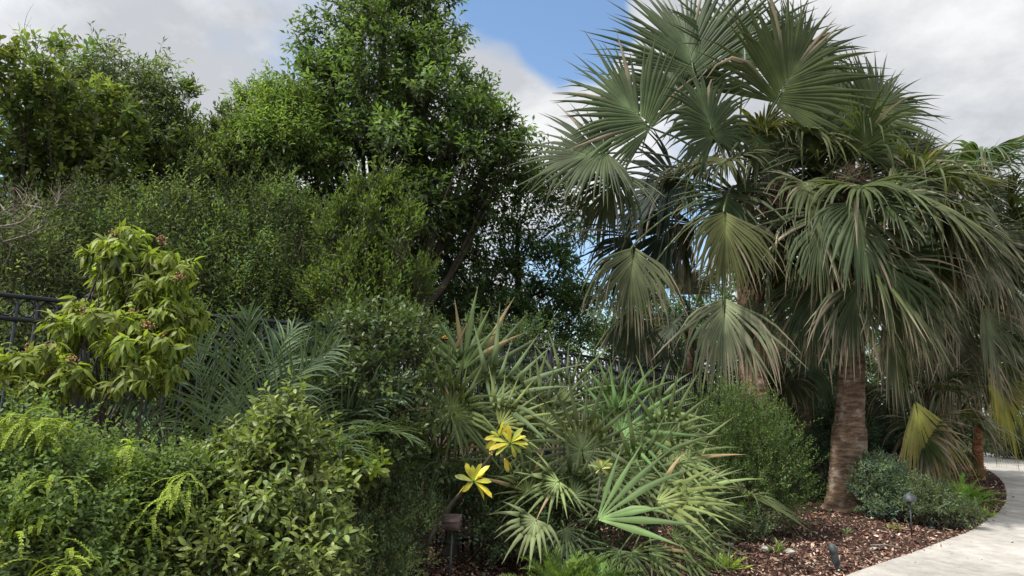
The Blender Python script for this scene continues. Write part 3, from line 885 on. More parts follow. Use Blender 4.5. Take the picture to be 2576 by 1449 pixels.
GS = 'thicket shrubs behind the fence'
for lab, lobes, col, n in (
    ('grey green fine leaved thicket above the ring topped fence, furthest left', [(30, 620, 7., 60, 70, .5), (110, 650, 7., 60, 70, .5), (180, 590, 7., 50, 80, .5), (120, 535, 7.2, 22, 60, .25), (50, 560, 7.2, 20, 40, .25), (220, 530, 7.2, 16, 50, .2), (90, 720, 6.8, 140, 90, .6), (200, 740, 6.8, 100, 90, .6), (60, 880, 6.5, 130, 120, .6), (200, 900, 6.6, 120, 120, .6)], (.045, .06, .034), 280),
    ('olive thicket shrub directly behind the yellow green flowering shrub', [(280, 600, 7.4, 50, 70, .5), (360, 650, 7.4, 70, 80, .6), (450, 600, 7.4, 60, 90, .6), (430, 520, 7.6, 30, 60, .3), (330, 545, 7.6, 20, 60, .25), (480, 490, 7.7, 18, 55, .2), (385, 580, 7.5, 18, 50, .2), (500, 720, 7.4, 90, 110, .6), (380, 800, 7.2, 130, 110, .6), (520, 850, 7.3, 110, 110, .6), (400, 960, 7., 130, 110, .6)], (.040, .058, .026), 300),
    ('dull green thicket shrub behind the feather leaved palm', [(560, 620, 7.8, 50, 80, .5), (630, 590, 7.8, 45, 80, .5), (690, 680, 7.8, 80, 90, .7), (760, 600, 7.9, 45, 100, .5), (580, 520, 7.9, 20, 60, .25), (660, 500, 7.9, 22, 70, .25), (720, 520, 8., 18, 60, .2), (810, 560, 8., 25, 70, .25), (640, 780, 7.6, 100, 90, .6), (740, 800, 7.8, 90, 110, .6), (660, 900, 7.4, 120, 110, .6), (780, 940, 7.6, 100, 110, .6)], (.034, .052, .022), 280)):
    xs = [l[0] for l in lobes]; x0 = sum(xs) / len(xs)
    tree('thicket_shrub', lab, 'shrub', ground_under(x0, 1000, 7.3), P(x0, 800, 7.3), lobes, n, 10, 9, KITE, .062, np.asarray(col) * np.array([.86, .88, .72]), r0=.035, mat=M_FINE, group=GS, trunk='stem', crown='foliage', L=.28, sig=.34, up=.9, clumpvar=.55)

# pale leafless twigs
def bare(label, base, tips, r0):
    t = thing('bare_shrub', (base[0], base[1], 0), label, 'dead shrub', 'leafless branches')
    a = Acc()
    for path, rr in tips:
        p = [np.asarray(base)] + [P(*q) for q in path]
        c = bez(p, 16); tube(a, c, [rr * r0, .004], 5)
        for s in range(8, 16):
            for _ in range(2):
                e = c[s] + RNG.normal(0, .13, 3) + Z * .12
                tube(a, bez([c[s], (c[s] + e) / 2 + RNG.normal(0, .03, 3), e], 5), [.0035, .001], 3, cap=False)
    a.build('branch', M_DRY, t, smooth=True)


bare('pale bare twiggy branches curving in from the extreme left below the tree crowns', ground_under(-120, 900, 6.3),
     [([(-60, 640, 6.2), (0, 612, 6.1), (70, 590, 6.1), (120, 560, 6.1)], 1.), ([(-70, 600, 6.2), (0, 572, 6.1), (60, 555, 6.1), (100, 505, 6.1)], .9), ([(-60, 560, 6.3), (30, 540, 6.2), (75, 490, 6.2)], .7), ([(-40, 600, 6.2), (130, 520, 6.2), (150, 480, 6.2)], .5)], .016)
bare('thin reddish bare twigs poking above the left skyline', ground_under(60, 900, 9.3), [([(50, 300, 9.2), (62, 60, 9.)], .4), ([(70, 280, 9.2), (120, 100, 9.)], .35), ([(60, 300, 9.2), (175, 120, 9.)], .3)], .014)

# trees and palms closing the view behind the tall palms
GR = 'trees beyond the palms'
for lab, lobes, col in (
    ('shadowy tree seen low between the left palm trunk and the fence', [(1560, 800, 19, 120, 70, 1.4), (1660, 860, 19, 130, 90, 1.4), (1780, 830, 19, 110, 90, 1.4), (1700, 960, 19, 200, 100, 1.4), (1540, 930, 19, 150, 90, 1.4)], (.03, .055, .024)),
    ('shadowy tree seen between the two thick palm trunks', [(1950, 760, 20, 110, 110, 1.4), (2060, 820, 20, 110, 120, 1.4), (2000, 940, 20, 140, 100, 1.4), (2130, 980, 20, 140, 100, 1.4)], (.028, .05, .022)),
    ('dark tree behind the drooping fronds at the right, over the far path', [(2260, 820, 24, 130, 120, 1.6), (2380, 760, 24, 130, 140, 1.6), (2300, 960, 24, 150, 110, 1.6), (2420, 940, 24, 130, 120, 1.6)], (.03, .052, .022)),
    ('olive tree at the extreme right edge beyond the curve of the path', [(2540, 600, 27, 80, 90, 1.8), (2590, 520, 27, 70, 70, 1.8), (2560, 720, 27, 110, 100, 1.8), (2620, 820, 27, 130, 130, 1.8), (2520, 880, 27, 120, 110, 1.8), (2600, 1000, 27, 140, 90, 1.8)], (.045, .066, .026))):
    x0 = np.mean([l[0] for l in lobes]); d0 = lobes[0][2]
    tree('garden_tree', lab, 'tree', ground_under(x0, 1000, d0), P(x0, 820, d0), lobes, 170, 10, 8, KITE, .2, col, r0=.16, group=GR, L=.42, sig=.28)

# ================================================================== PALMS
GP = 'tall fan palms over the mulch bed'
T1 = ground_under(1905, 1250, 11.8); H1 = P(1868, 500, 11.8)
sabal('largest fan palm, trunk half hidden by hanging fronds, crown touching the top edge', T1, H1, [(0, .30), (.08, .25), (.3, .215), (.8, .22), (1, .18)], [
    (1951, 257, -1.1, 62, -.15, 305, 220, dict(n=(0.1, -1, .1), droop=.4, keel=.3, col=(.042, .066, .028))),
    (1795, 340, -1.5, 110, -.3, 190, 280, dict(n=(0, -1, .5), droop=.9, keel=.1)),
    (1637, 322, -.6, 135, -.1, 265, 200, dict(n=(-.3, -1, .4), droop=.3, keel=.25, col=(.062, .09, .036))),
    (1526, 386, -.8, 185, -.1, 225, 230, dict(n=(-.2, -1, .5), droop=.45, keel=.25, col=(.062, .088, .036))),
    (1750, 195, -.3, 100, .05, 320, 150, dict(n=(-.2, -1, .2), droop=.25, col=(.055, .08, .034))),
    (1870, 175, .2, 84, .1, 290, 170, dict(n=(.1, -1, .1), droop=.3)),
    (1720, 260, .4, 112, .1, 260, 200, dict(n=(-.3, -1, .2), droop=.4)),
    (2000, 200, .5, 62, .15, 270, 170, dict(n=(.2, -1, .2), droop=.35)),
    (2030, 330, .3, 25, .1, 270, 200, dict(n=(.3, -1, .5), droop=.45)),
    (1822, 520, -1.5, 268, -.35, 235, 120, dict(n=(0, -1, .3), droop=1.4, dry=.35, keel=.5, col=(.085, .105, .035))),
    (1822, 738, -1.3, 267, -.25, 250, 130, dict(n=(0, -1, .3), droop=2.0, dry=.6, keel=.5, col=(.13, .155, .08))),
    (1885, 690, -.75, 274, -.1, 265, 75, dict(n=(.1, -1, .3), droop=1.6, dry=.75, keel=.5, col=(.085, .1, .05))),
    (1597, 612, -1.1, 262, -.1, 225, 130, dict(n=(-.2, -1, .3), droop=1.3, dry=.5, keel=.4, col=(.078, .1, .048))),
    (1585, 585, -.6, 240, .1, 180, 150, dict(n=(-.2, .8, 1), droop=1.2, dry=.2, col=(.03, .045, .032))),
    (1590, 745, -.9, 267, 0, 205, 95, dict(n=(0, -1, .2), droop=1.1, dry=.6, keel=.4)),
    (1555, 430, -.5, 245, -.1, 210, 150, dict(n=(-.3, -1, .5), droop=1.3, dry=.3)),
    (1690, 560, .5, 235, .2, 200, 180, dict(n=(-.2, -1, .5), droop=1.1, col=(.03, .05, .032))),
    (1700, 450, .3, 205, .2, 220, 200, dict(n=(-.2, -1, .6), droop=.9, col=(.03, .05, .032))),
    (2010, 470, -.5, 320, -.2, 190, 200, dict(n=(.2, -1, .6), droop=1.1)),
    (1900, 350, -.9, 300, -.3, 190, 240, dict(n=(.2, -1, .6), droop=1.0)),
], 18, Rm=1.12, petm=1.3, stalks=26, saz=-.15, group=GP, lean=(.05, 0, 0), tint=(1.7, 1.5, 1.36), elev=(-40, 85), dry=.12)

T2 = G(2132, 1286); H2 = P(2150, 575, 11.0)
sabal('fan palm with a bare ringed trunk flaring at its base on the mulch', T2, H2, [(0, .40), (.015, .36), (.05, .315), (.13, .282), (.275, .252), (.31, .215), (.55, .19), (1, .17)], [
    (2125, 350, .3, 28, .1, 285, 190, dict(n=(.2, -1, .4), droop=.4, keel=.3)),
    (2140, 390, .6, 75, .1, 230, 150, dict(n=(0, -1, .3), droop=.4)),
    (2080, 430, .4, 120, .1, 190, 170, dict(n=(-.2, -1, .4), droop=.6)),
    (2190, 300, .5, 50, .1, 210, 170, dict(n=(.1, -1, .3), droop=.4)),
    (2050, 400, -.2, 95, 0, 170, 190, dict(n=(0, -1, .4), droop=.6)),
    (2290, 420, .4, 20, .1, 190, 180, dict(n=(.2, -1, .7), droop=.7)),
    (2230, 430, .2, 35, .0, 210, 190, dict(n=(.2, -1, .6), droop=.6)),
    (2070, 530, -1.0, 255, -.3, 215, 165, dict(n=(-.3, -1, .5), droop=1.4, dry=.3, keel=.35, col=(.055, .078, .034))),
    (2135, 512, -1.3, 290, -.35, 250, 200, dict(n=(.1, -1, .7), droop=1.4, dry=.3, keel=.2, col=(.052, .076, .034))),
    (2150, 688, -1.0, 268, -.15, 235, 120, dict(n=(0, -1, .3), droop=1.3, dry=.65, keel=.4, col=(.056, .08, .036))),
    (2180, 660, -.9, 320, -.25, 290, 150, dict(n=(.3, -1, .8), droop=1.2, dry=.5, col=(.055, .078, .034))),
    (2230, 470, -.8, 345, -.2, 320, 170, dict(n=(.2, -1, 1), droop=.95, dry=.3, col=(.062, .085, .034))),
    (2300, 505, -.4, 320, -.1, 290, 170, dict(n=(.3, -1, 1), droop=1.2, dry=.5)),
    (2290, 620, -.2, 300, 0, 290, 150, dict(n=(.3, -1, .8), droop=1.2, dry=.4, col=(.06, .085, .035))),
    (2070, 690, -.3, 250, 0, 230, 130, dict(n=(-.3, -1, .5), droop=1.2, dry=.5, keel=.4)),
    (2220, 760, -.4, 292, -.05, 250, 110, dict(n=(.2, -1, .4), droop=1.0, dry=.6)),
    (2340, 560, .2, 335, 0, 260, 150, dict(n=(.3, -1, 1), droop=1.1, dry=.4, col=(.06, .09, .045))),
], 28, Rm=1.2, petm=1.2, stalks=20, saz=PI, group=GP, dry=.16, elev=(-50, 88), col=(.056, .082, .032))

T3 = ground_under(2350, 1180, 14.6); H3 = P(2400, 560, 14.2)
sabal('fan palm behind the bare trunked one, lighter fronds sweeping out to the right edge', T3, H3, [(0, .28), (.1, .22), (1, .17)], [
    (2330, 470, -.6, 20, -.1, 210, 200, dict(n=(0, -1, 1.2), droop=.6, col=(.085, .105, .035))),
    (2440, 500, -.4, 55, -.1, 130, 200, dict(n=(.1, -1, .8), droop=.4, col=(.06, .09, .048))),
    (2450, 560, -.8, 330, -.2, 210, 180, dict(n=(.2, -1, 1), droop=.9, dry=.4, col=(.075, .1, .05))),
    (2480, 650, -.6, 310, -.1, 220, 150, dict(n=(.2, -1, 1), droop=1.1, dry=.6, col=(.08, .1, .055))),
    (2400, 720, -.5, 290, -.1, 220, 130, dict(n=(.2, -1, .6), droop=1.1, dry=.7, col=(.075, .095, .055))),
    (2330, 740, -.8, 280, -.1, 230, 120, dict(n=(.1, -1, .5), droop=1.2, dry=.8, col=(.075, .09, .05))),
    (2400, 800, -.9, 276, -.1, 240, 100, dict(n=(.1, -1, .4), droop=1.1, dry=.85, col=(.08, .09, .05))),
    (2290, 840, -.6, 268, 0, 200, 100, dict(n=(0, -1, .4), droop=1.1, dry=.9, col=(.07, .08, .045))),
    (2460, 760, -1.0, 295, -.1, 230, 120, dict(n=(.2, -1, .5), droop=1.1, dry=.6, col=(.08, .1, .05))),
    (2340, 900, -.6, 274, 0, 190, 90, dict(n=(0, -1, .4), droop=1., dry=.9, col=(.07, .08, .045))),
], 20, Rm=1.5, petm=1.25, stalks=8, group=GP, dry=.35, elev=(-50, 70), col=(.058, .088, .045), tint=(.5, .5, .5))

T4 = G(2462, 1206); H4 = P(2452, 880, T4[1])
sabal('slim reddish trunked fan palm with yellowing low fronds beside the path bend', T4, H4, [(0, .15), (.1, .115), (1, .11)], [
    (2478, 905, -1.2, 300, -.1, 240, 130, dict(n=(.2, -1, .5), droop=.5, dry=.25, col=(.28, .28, .045), tan=(.42, .24, .06))),
    (2500, 840, -1.0, 330, -.1, 220, 160, dict(n=(.2, -1, .8), droop=.8, dry=.2, col=(.06, .1, .045))),
    (2440, 860, -.8, 240, -.1, 190, 140, dict(n=(-.2, -1, .5), droop=.9, dry=.4, col=(.06, .09, .04))),
    (2530, 800, -.6, 350, 0, 200, 180, dict(n=(.2, -1, 1), droop=.8, dry=.3, col=(.06, .09, .045))),
], 10, Rm=1.7, petm=1.1, stalks=0, group=GP, dry=.3, elev=(-30, 75), col=(.065, .095, .042), tint=(2.0, 1.25, .85))

T5 = ground_under(2350, 1228, 13.2); H5 = P(2330, 1060, 13.2)
sabal('short fan palm whose tan tipped fronds hang to the ground behind the dome path lamp', T5, H5, [(0, .2), (1, .16)], [
    (2290, 968, -.9, 283, -.1, 260, 85, dict(n=(.1, -1, .3), droop=.7, dry=.85, keel=.4, col=(.30, .32, .085), tan=(.36, .23, .11))),
    (2310, 1000, -.7, 288, -.1, 215, 55, dict(n=(.2, -1, .3), droop=.6, dry=.7, keel=.4, col=(.30, .30, .07), tan=(.38, .24, .10))),
    (2270, 960, -.4, 240, 0, 130, 120, dict(n=(-.2, -1, .5), droop=.9, dry=.5, col=(.06, .08, .035))),
], 8, Rm=1.0, petm=.7, stalks=0, group=GP, dry=.5, elev=(-10, 75), col=(.05, .075, .035))

T6 = ground_under(2020, 1150, 13.6); H6 = P(2025, 960, 13.6)
sabal('young trunkless fan palm in the shade between the two thick trunks', T6, H6, [(0, .16), (1, .12)], [
    (2045, 872, -.6, 265, -.1, 170, 110, dict(n=(0, -1, .4), droop=.9, dry=.2, col=(.045, .08, .045))),
    (1960, 880, -.4, 250, 0, 150, 110, dict(n=(-.2, -1, .4), droop=.9, dry=.4)),
], 9, Rm=1.0, petm=.9, stalks=0, group=GP, dry=.3, elev=(-10, 80))

T7 = ground_under(1735, 1010, 14.5); H7 = P(1735, 820, 14.5)
sabal('silvery fan palm seen through the gap left of the largest palm trunk', T7, H7, [(0, .13), (1, .1)], [
    (1712, 745, -1.2, 75, -.1, 120, 140, dict(n=(.1, -1, .6), droop=.3, keel=.3, col=(.7, .8, .72))),
    (1660, 880, -.3, 200, 0, 120, 200, dict(n=(0, -1, .6), droop=.7, col=(.06, .09, .06))),
    (1680, 830, -.6, 262, 0, 130, 110, dict(n=(0, -1, .4), droop=.9, col=(.13, .18, .15))),
], 9, Rm=.95, petm=.9, stalks=0, group=GP, elev=(0, 80), col=(.055, .08, .05))

for par, c0, n_ in ((bpy.data.objects['sabal_palm'], P(1960, 500, 10.5), 12), (bpy.data.objects['sabal_palm.001'], P(2150, 480, 10.2), 12)):
    for i in range(n_):
        a = Acc(); az = RNG.uniform(0, 2 * PI); ln = RNG.uniform(.35, .75)
        e = c0 + np.array([math.cos(az) * .9, -.25 * abs(math.sin(az)), RNG.uniform(-.5, .35)]) * ln
        pt = bez([c0 + np.array([0, .8, -.2]), c0 + RNG.normal(0, .1, 3) + Z * .12, (c0 + e) / 2 + Z * .1, e - Z * .08], 14); tube(a, pt, [.016, .005], 4)
        for k in range(5, 14):
            for _ in range(6):
                v = pt[k] + RNG.normal(0, .13, 3) - Z * .07
                tube(a, bez([pt[k], (pt[k] + v) / 2 + RNG.normal(0, .03, 3), v], 4), [.0055, .002], 3, cap=False)
        a.build('flower_stalk', M_STALK, par)

# ---- feather leaved palms
GFP = 'feather leaved palms in front of the fence'
def feather(label, base, specs, col):
    t = thing('feather_palm', (base[0], base[1], 0), label, 'palm', GFP)
    a = Acc(); tube(a, bez([base - Z * .03, base + Z * .3, base + Z * .55], 8), [.075, .06, .03], 9); a.build('stem', M_BARK, t, smooth=True)
    for (az, el, ln, sag, up_) in specs:
        e = math.radians(el); z = math.radians(az)
        d = np.array([math.cos(z) * math.cos(e), math.sin(z) * math.cos(e), math.sin(e)])
        pinnate(t, base + Z * .5 + RNG.normal(0, .02, 3), d, ln, up=up_, n=30, leaf=ln * .30, sag=sag, width=.0078, col=np.asarray(col) * RNG.uniform(.8, 1.2), droop=.6, vee=RNG.uniform(.3, .8), ang=RNG.uniform(48, 66))
    return t


b1 = ground_under(560, 1120, 5.0); b1[2] = 0.
feather('blue green feather leaved palm with arching fronds right of the yellow green shrub', b1 + np.array([.0, 0, .25]),
        [(200, 62, 1.35, 1.9, (0, 0, 1)), (185, 40, 1.15, 1.5, (0, 0, 1)), (235, 38, 1.15, 1.5, (0, 0, 1)), (250, 66, 1.35, 1.5, (0, -1, .3)), (100, 80, 1.5, .5, (0, -1, 0)), (20, 70, 1.4, .9, (0, -1, .3)), (345, 52, 1.3, 1.4, (0, 0, 1)), (300, 50, 1.2, 1.6, (0, 0, 1)), (70, 72, 1.5, .7, (0, -1, .2)), (150, 76, 1.5, .6, (0, -1, .2))], (.074, .115, .058))
b2 = ground_under(745, 1150, 5.4); b2[2] = 0.
feather('darker feather leaved palm with one arching frond, beside the dark rounded leaf bush', b2 + np.array([0, 0, .2]),
        [(30, 68, 1.35, 1.3, (0, -1, .3)), (350, 62, 1.25, 1.5, (0, 0, 1)), (120, 78, 1.5, .5, (0, -1, 0)), (150, 62, 1.2, 1.0, (0, -1, .3)), (280, 64, 1.1, 1.6, (0, 0, 1)), (230, 50, 1.0, 1.5, (0, 0, 1)), (75, 80, 1.5, .6, (0, -1, .1))], (.050, .080, .040))

# ---- stiff fan palms (middle)
GTP = 'stiff leaved fan palms in the middle of the bed'
def thatch(label, base, specs, nfill, R=.6, pet=1.0, col=(.10, .145, .055), el=(15, 80)):
    base = np.asarray(base, float)
    t = thing('thatch_palm', (base[0], base[1], 0), label, 'palm', GTP)
    a = Acc(); tube(a, bez([base - Z * .03, base + Z * .2, base + Z * .4], 8), [.085, .07, .05], 9); a.build('stem', M_BARK, t, smooth=True)
    h = base + Z * .35
    for s in specs:
        x, y, d, ang, dy, Rp, spread = s[:7]
        o = dict(s[7]) if len(s) > 7 else {}
        hub = P(x, y, d); nv = o.pop('n', (0, -1, .4))
        frond(t, h + RNG.normal(0, .03, 3), hub, img_axis(ang, dy), nv, Rp * d / FPX, pet_r=.0075, sag=.04, pet_col=(.15, .2, .08), spread=spread,
              **{**dict(col=col, nseg=max(8, int(spread / 13)), split=.36, droop=.2, keel=.3, costa=.03, bend=.1, width=.58, dry=.1, ragged=.14, tan=(.33, .24, .13)), **o})
    for i in range(nfill):
        az = i * 2.4 + RNG.normal(0, .3); e = math.radians(RNG.uniform(*el)); od = np.array([math.cos(az), math.sin(az), 0])
        dv = od * math.cos(e) + Z * math.sin(e); hub = h + dv * pet * RNG.uniform(.7, 1.1)
        e2 = e - math.radians(RNG.uniform(5, 50)); ax = od * math.cos(e2) + Z * math.sin(e2)
        frond(t, h, hub, ax, Z + od * .6, R * RNG.uniform(.8, 1.1), pet_r=.0075, sag=.04, pet_col=(.14, .18, .08), spread=RNG.uniform(200, 300), nseg=20, split=.36, droop=RNG.uniform(.1, .5),
              keel=RNG.uniform(.1, .6), costa=.03, bend=.1, width=.62, dry=.08, col=np.asarray(col) * RNG.uniform(.65, 1.15), ragged=.06)
    return t


def gb(x, y):
    g = G(x, y); g[2] = 0; return g


LT = (.155, .215, .075)
thatch('tall stiff fan palm with upright pleated leaves, behind the yellow leaved plant', gb(1135, 1400), [
    (1165, 930, 6.9, 92, .1, 205, 110, dict(n=(0, -1, .1), col=LT, split=.4, dry=.1)),
    (1190, 960, 7.0, 62, .1, 190, 110, dict(n=(0, -1, .1), split=.4)),
    (1133, 1040, 6.1, 80, -.2, 170, 300, dict(n=(.1, -1, .35), col=(.11, .15, .055), droop=.3)),
    (1000, 1020, 6.4, 140, 0, 110, 110, dict(n=(0, -1, .5), col=LT)),
    (1235, 1015, 6.6, 38, 0, 210, 130, dict(n=(-.1, -1, .6), col=(.12, .17, .07))),
    (1330, 1040, 6.7, 60, .1, 140, 200, dict(n=(-.1, -1, .5))),
    (1150, 1060, 6.6, 20, 0, 170, 240, dict(n=(0, -1, .5))),
    (1060, 1180, 6.3, 170, -.1, 120, 200, dict(n=(0, -1, .7), col=(.1, .13, .05))),
    (1030, 1250, 6.2, 195, -.1, 90, 80, dict(n=(0, -1, .8), col=(.4, .33, .16), dry=.8)),
    (1260, 1130, 6.8, 70, .1, 170, 260, dict(n=(0, -1, .5))),
    (1110, 960, 6.9, 105, .1, 190, 100, dict(n=(.1, -1, .2))),
    (1255, 1070, 6.4, 35, .05, 160, 130, dict(n=(-.1, -1, .5), col=LT)),
    (1370, 1075, 6.5, 70, 0, 150, 200, dict(n=(0, -1, .5), col=(.13, .175, .07))),
    (1320, 1070, 6.7, 30, .1, 130, 150, dict(n=(0, -1, .5)))], 10)
thatch('stiff fan palm with dark star shaped leaves, in front of the fence bars', gb(1490, 1395), [
    (1465, 1135, 6.2, 95, -.1, 185, 320, dict(n=(0, -1, .45), col=(.11, .15, .07), droop=.1)),
    (1425, 1010, 6.9, 95, .1, 150, 130, dict(n=(0, -1, .2), col=LT)),
    (1550, 1030, 6.8, 95, .1, 150, 120, dict(n=(0, -1, .3), col=(.10, .18, .055))),
    (1407, 1212, 5.9, 215, -.25, 130, 190, dict(n=(-.2, -1, 1.), col=LT, droop=.35)),
    (1672, 1105, 6.4, 60, -.1, 150, 320, dict(n=(0, -1, .4), col=LT)),
    (1560, 1090, 6.5, 40, 0, 190, 200, dict(n=(0, -1, .6), col=(.09, .165, .05))),
    (1570, 1010, 6.9, 110, .1, 110, 150, dict(n=(0, -1, .2))),
    (1530, 1190, 6.3, 20, -.1, 150, 260, dict(n=(0, -1, .6))),
    (1340, 1130, 6.6, 130, 0, 150, 220, dict(n=(0, -1, .6))),
    (1640, 1040, 6.8, 40, .1, 140, 120, dict(n=(0, -1, .4), col=LT)),
    (1480, 1040, 7.0, 80, .1, 150, 150, dict(n=(0, -1, .2))),
    (1700, 1160, 6.3, 25, -.1, 150, 150, dict(n=(0, -1, .7), col=LT))], 13)
thatch('low spreading stiff fan palm whose leaves point at the mulch, nearest the path', gb(1640, 1405), [
    (1650, 1262, 5.9, 10, -.15, 200, 120, dict(n=(-.5, -.7, .9), col=LT)),
    (1500, 1308, 5.8, 30, -.2, 225, 90, dict(n=(-.4, -1, .8), col=(.10, .155, .05), split=.45)),
    (1690, 1350, 5.9, 350, .1, 150, 150, dict(n=(0, -.5, 1), col=(.12, .165, .055))),
    (1600, 1200, 6.3, 60, 0, 180, 240, dict(n=(0, -1, .5))),
    (1720, 1250, 6.2, 30, -.1, 140, 160, dict(n=(0, -1, .7), col=LT)),
    (1590, 1390, 5.7, 300, -.3, 120, 200, dict(n=(0, -1, 1), col=(.10, .145, .05))),
    (1700, 1300, 6.1, 340, -.1, 160, 160, dict(n=(0, -1, .8))),
    (1750, 1335, 6.0, 335, -.1, 130, 130, dict(n=(0, -.7, 1), col=(.085, .13, .045))),
    (1640, 1385, 5.75, 325, -.2, 140, 150, dict(n=(0, -.7, 1), col=(.08, .125, .045))),
    (1560, 1385, 5.7, 255, -.2, 110, 190, dict(n=(0, -.8, 1), col=(.075, .12, .045))),
    (1720, 1395, 5.8, 345, -.1, 120, 160, dict(n=(0, -.7, 1), col=(.085, .135, .045)))], 10, el=(0, 60))
thatch('small stiff fan palm with one pale arching leaf, behind the bright ground fronds', gb(1400, 1415), [
    (1350, 1308, 5.7, 235, -.35, 115, 180, dict(n=(-.2, -1, 1.3), col=(.17, .225, .10), droop=.4, width=.9)),
    (1420, 1330, 5.9, 300, -.2, 120, 180, dict(n=(.2, -1, 1), col=(.09, .125, .05))),
    (1330, 1240, 6.1, 110, 0, 120, 220, dict(n=(0, -1, .5), col=(.085, .12, .045))),
    (1440, 1250, 6.1, 60, 0, 130, 220, dict(n=(0, -1, .5), col=(.085, .12, .045)))], 6, R=.4, pet=.6)
# ================================================================== SHRUBS IN FRONT OF THE FENCE
GB = 'leafy shrubs along the front of the fence'


def shrub(name, label, base, lobes, n, per, m, tmpl, size, col, top=None, r0=.03, mat=None, group=GB, **kw):
    x0 = np.mean([l[0] for l in lobes]); d0 = np.mean([l[2] for l in lobes]); y0 = min(l[1] for l in lobes)
    return tree(name, label, 'shrub', base, P(x0, y0, d0) if top is None else top, lobes, n, per, m, tmpl, size, col, r0=r0, mat=mat, group=group, trunk='stem', crown='foliage', bend=.06, r1=.008, **kw)


def flower_head(parent, c, r, col, n=70, name='flower_head'):
    a = Acc(); ends = []
    for _ in range(max(8, n // 4)):
        e = c + nrm(RNG.normal(0, 1, 3) + Z * .8) * r * RNG.uniform(.5, 1.1)
        tube(a, np.stack([c - Z * r * .5, e]), [.0022, .0012], 3, np.asarray(col) * .7, cap=False)
        ends += [e + RNG.normal(0, .003, 3) for _ in range(3)]
    p = np.array(ends)
    T = (np.array([[1, 0, 0], [0, 1, 0], [-1, 0, 0], [0, -1, 0], [0, 0, 1], [0, 0, -1.]]) * .5, [np.array([[0, 1, 4], [1, 2, 4], [2, 3, 4], [3, 0, 4], [1, 0, 5], [2, 1, 5], [3, 2, 5], [0, 3, 5]])])
    place(a, T, p, RNG.normal(0, 1, p.shape), np.tile(Z, (len(p), 1)) + .01, RNG.uniform(.005, .010, len(p)), shade(len(p), col, .3, .15))
    a.build(name, M_FLOW, parent)


# yellow green shrub with drooping leaf whorls
LAU = template('lance', .30, .05, .55)
yl = [(310, 610, 4.4, 50, 26, .18), (275, 645, 4.4, 42, 30, .2), (350, 660, 4.4, 60, 35, .25), (420, 690, 4.4, 50, 45, .25), (460, 760, 4.4, 32, 55, .2), (445, 830, 4.4, 48, 45, .25), (300, 715, 4.5, 60, 30, .2), (385, 765, 4.4, 48, 40, .22), (245, 765, 4.4, 40, 26, .18), (330, 780, 4.5, 50, 30, .2),
      (205, 818, 4.2, 45, 22, .2), (235, 850, 4.2, 75, 32, .25), (330, 835, 4.2, 80, 35, .25), (410, 860, 4.2, 50, 35, .22), (120, 915, 4.0, 60, 28, .22), (55, 925, 3.95, 45, 24, .2), (190, 965, 4.0, 70, 30, .25), (75, 985, 3.95, 55, 26, .2), (310, 925, 4.0, 55, 40, .22), (365, 945, 4.1, 50, 45, .22)]
ys = shrub('yellow_green_shrub', 'tall yellow green shrub with drooping leaves and pinkish flower heads before the fence', gb(262, 1400) * np.array([1, 1, 0]) * (4.3 / gb(262, 1400)[1]),
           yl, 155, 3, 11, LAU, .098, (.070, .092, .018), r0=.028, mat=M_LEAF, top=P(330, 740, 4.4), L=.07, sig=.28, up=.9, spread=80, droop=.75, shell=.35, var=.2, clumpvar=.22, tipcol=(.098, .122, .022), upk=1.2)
for x, y, d in ((70, 885, 3.95), (128, 880, 3.95), (182, 912, 3.95), (118, 940, 3.9), (400, 855, 4.1), (300, 845, 4.1), (370, 820, 4.1), (290, 590, 4.3), (410, 607, 4.3), (215, 790, 4.1), (245, 812, 4.1), (330, 790, 4.2), (450, 700, 4.2)):
    flower_head(ys, P(x, y, d), .045, (.24, .15, .085))

# upright spiky shrub and dark leafy bush, centre
shrub('upright_shrub', 'upright yellow tipped shrub rising above the fence line in the middle', ground_under(940, 1200, 6.9),
      [(850, 640, 7.1, 26, 80, .25), (905, 610, 7., 24, 90, .25), (960, 580, 7., 24, 85, .25), (1015, 630, 6.9, 24, 75, .22), (1050, 730, 6.9, 20, 60, .2), (825, 740, 7.1, 30, 70, .3), (885, 750, 6.9, 55, 70, .4), (985, 760, 6.9, 50, 80, .35), (930, 850, 6.8, 90, 70, .45), (935, 690, 7.1, 30, 60, .3),
       (870, 545, 7.1, 10, 45, .1), (915, 505, 7., 10, 45, .1), (965, 485, 7., 9, 45, .1), (1020, 550, 6.9, 9, 45, .1), (835, 570, 7.2, 9, 40, .1), (990, 520, 7., 8, 40, .1)],
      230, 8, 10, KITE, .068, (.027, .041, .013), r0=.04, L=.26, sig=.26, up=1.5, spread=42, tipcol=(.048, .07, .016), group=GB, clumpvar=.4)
shrub('dark_leafy_bush', 'dark bush of rounded leaves crowding the fence between feather palm and stiff fan palm', ground_under(960, 1200, 6.0),
      [(880, 870, 6.2, 80, 70, .4), (980, 850, 6.2, 80, 80, .4), (1040, 930, 6.1, 60, 80, .4), (930, 960, 6.0, 100, 80, .45), (860, 1010, 6.0, 80, 80, .4), (960, 1060, 6.0, 90, 80, .45), (880, 1130, 5.9, 110, 80, .45), (1010, 1150, 6.0, 90, 70, .4), (800, 1090, 6., 70, 80, .4), (1050, 830, 6.3, 30, 60, .25)],
      240, 7, 8, OVAL, .058, (.034, .052, .018), L=.15, sig=.28, up=.4, mat=M_GLOSS, group=GB)
o_ = [o for o in bpy.data.objects if o.name == 'dark_leafy_bush'][0]
flower_head(o_, P(1120, 850, 6.0), .02, (.6, .2, .02), 24, 'flower')

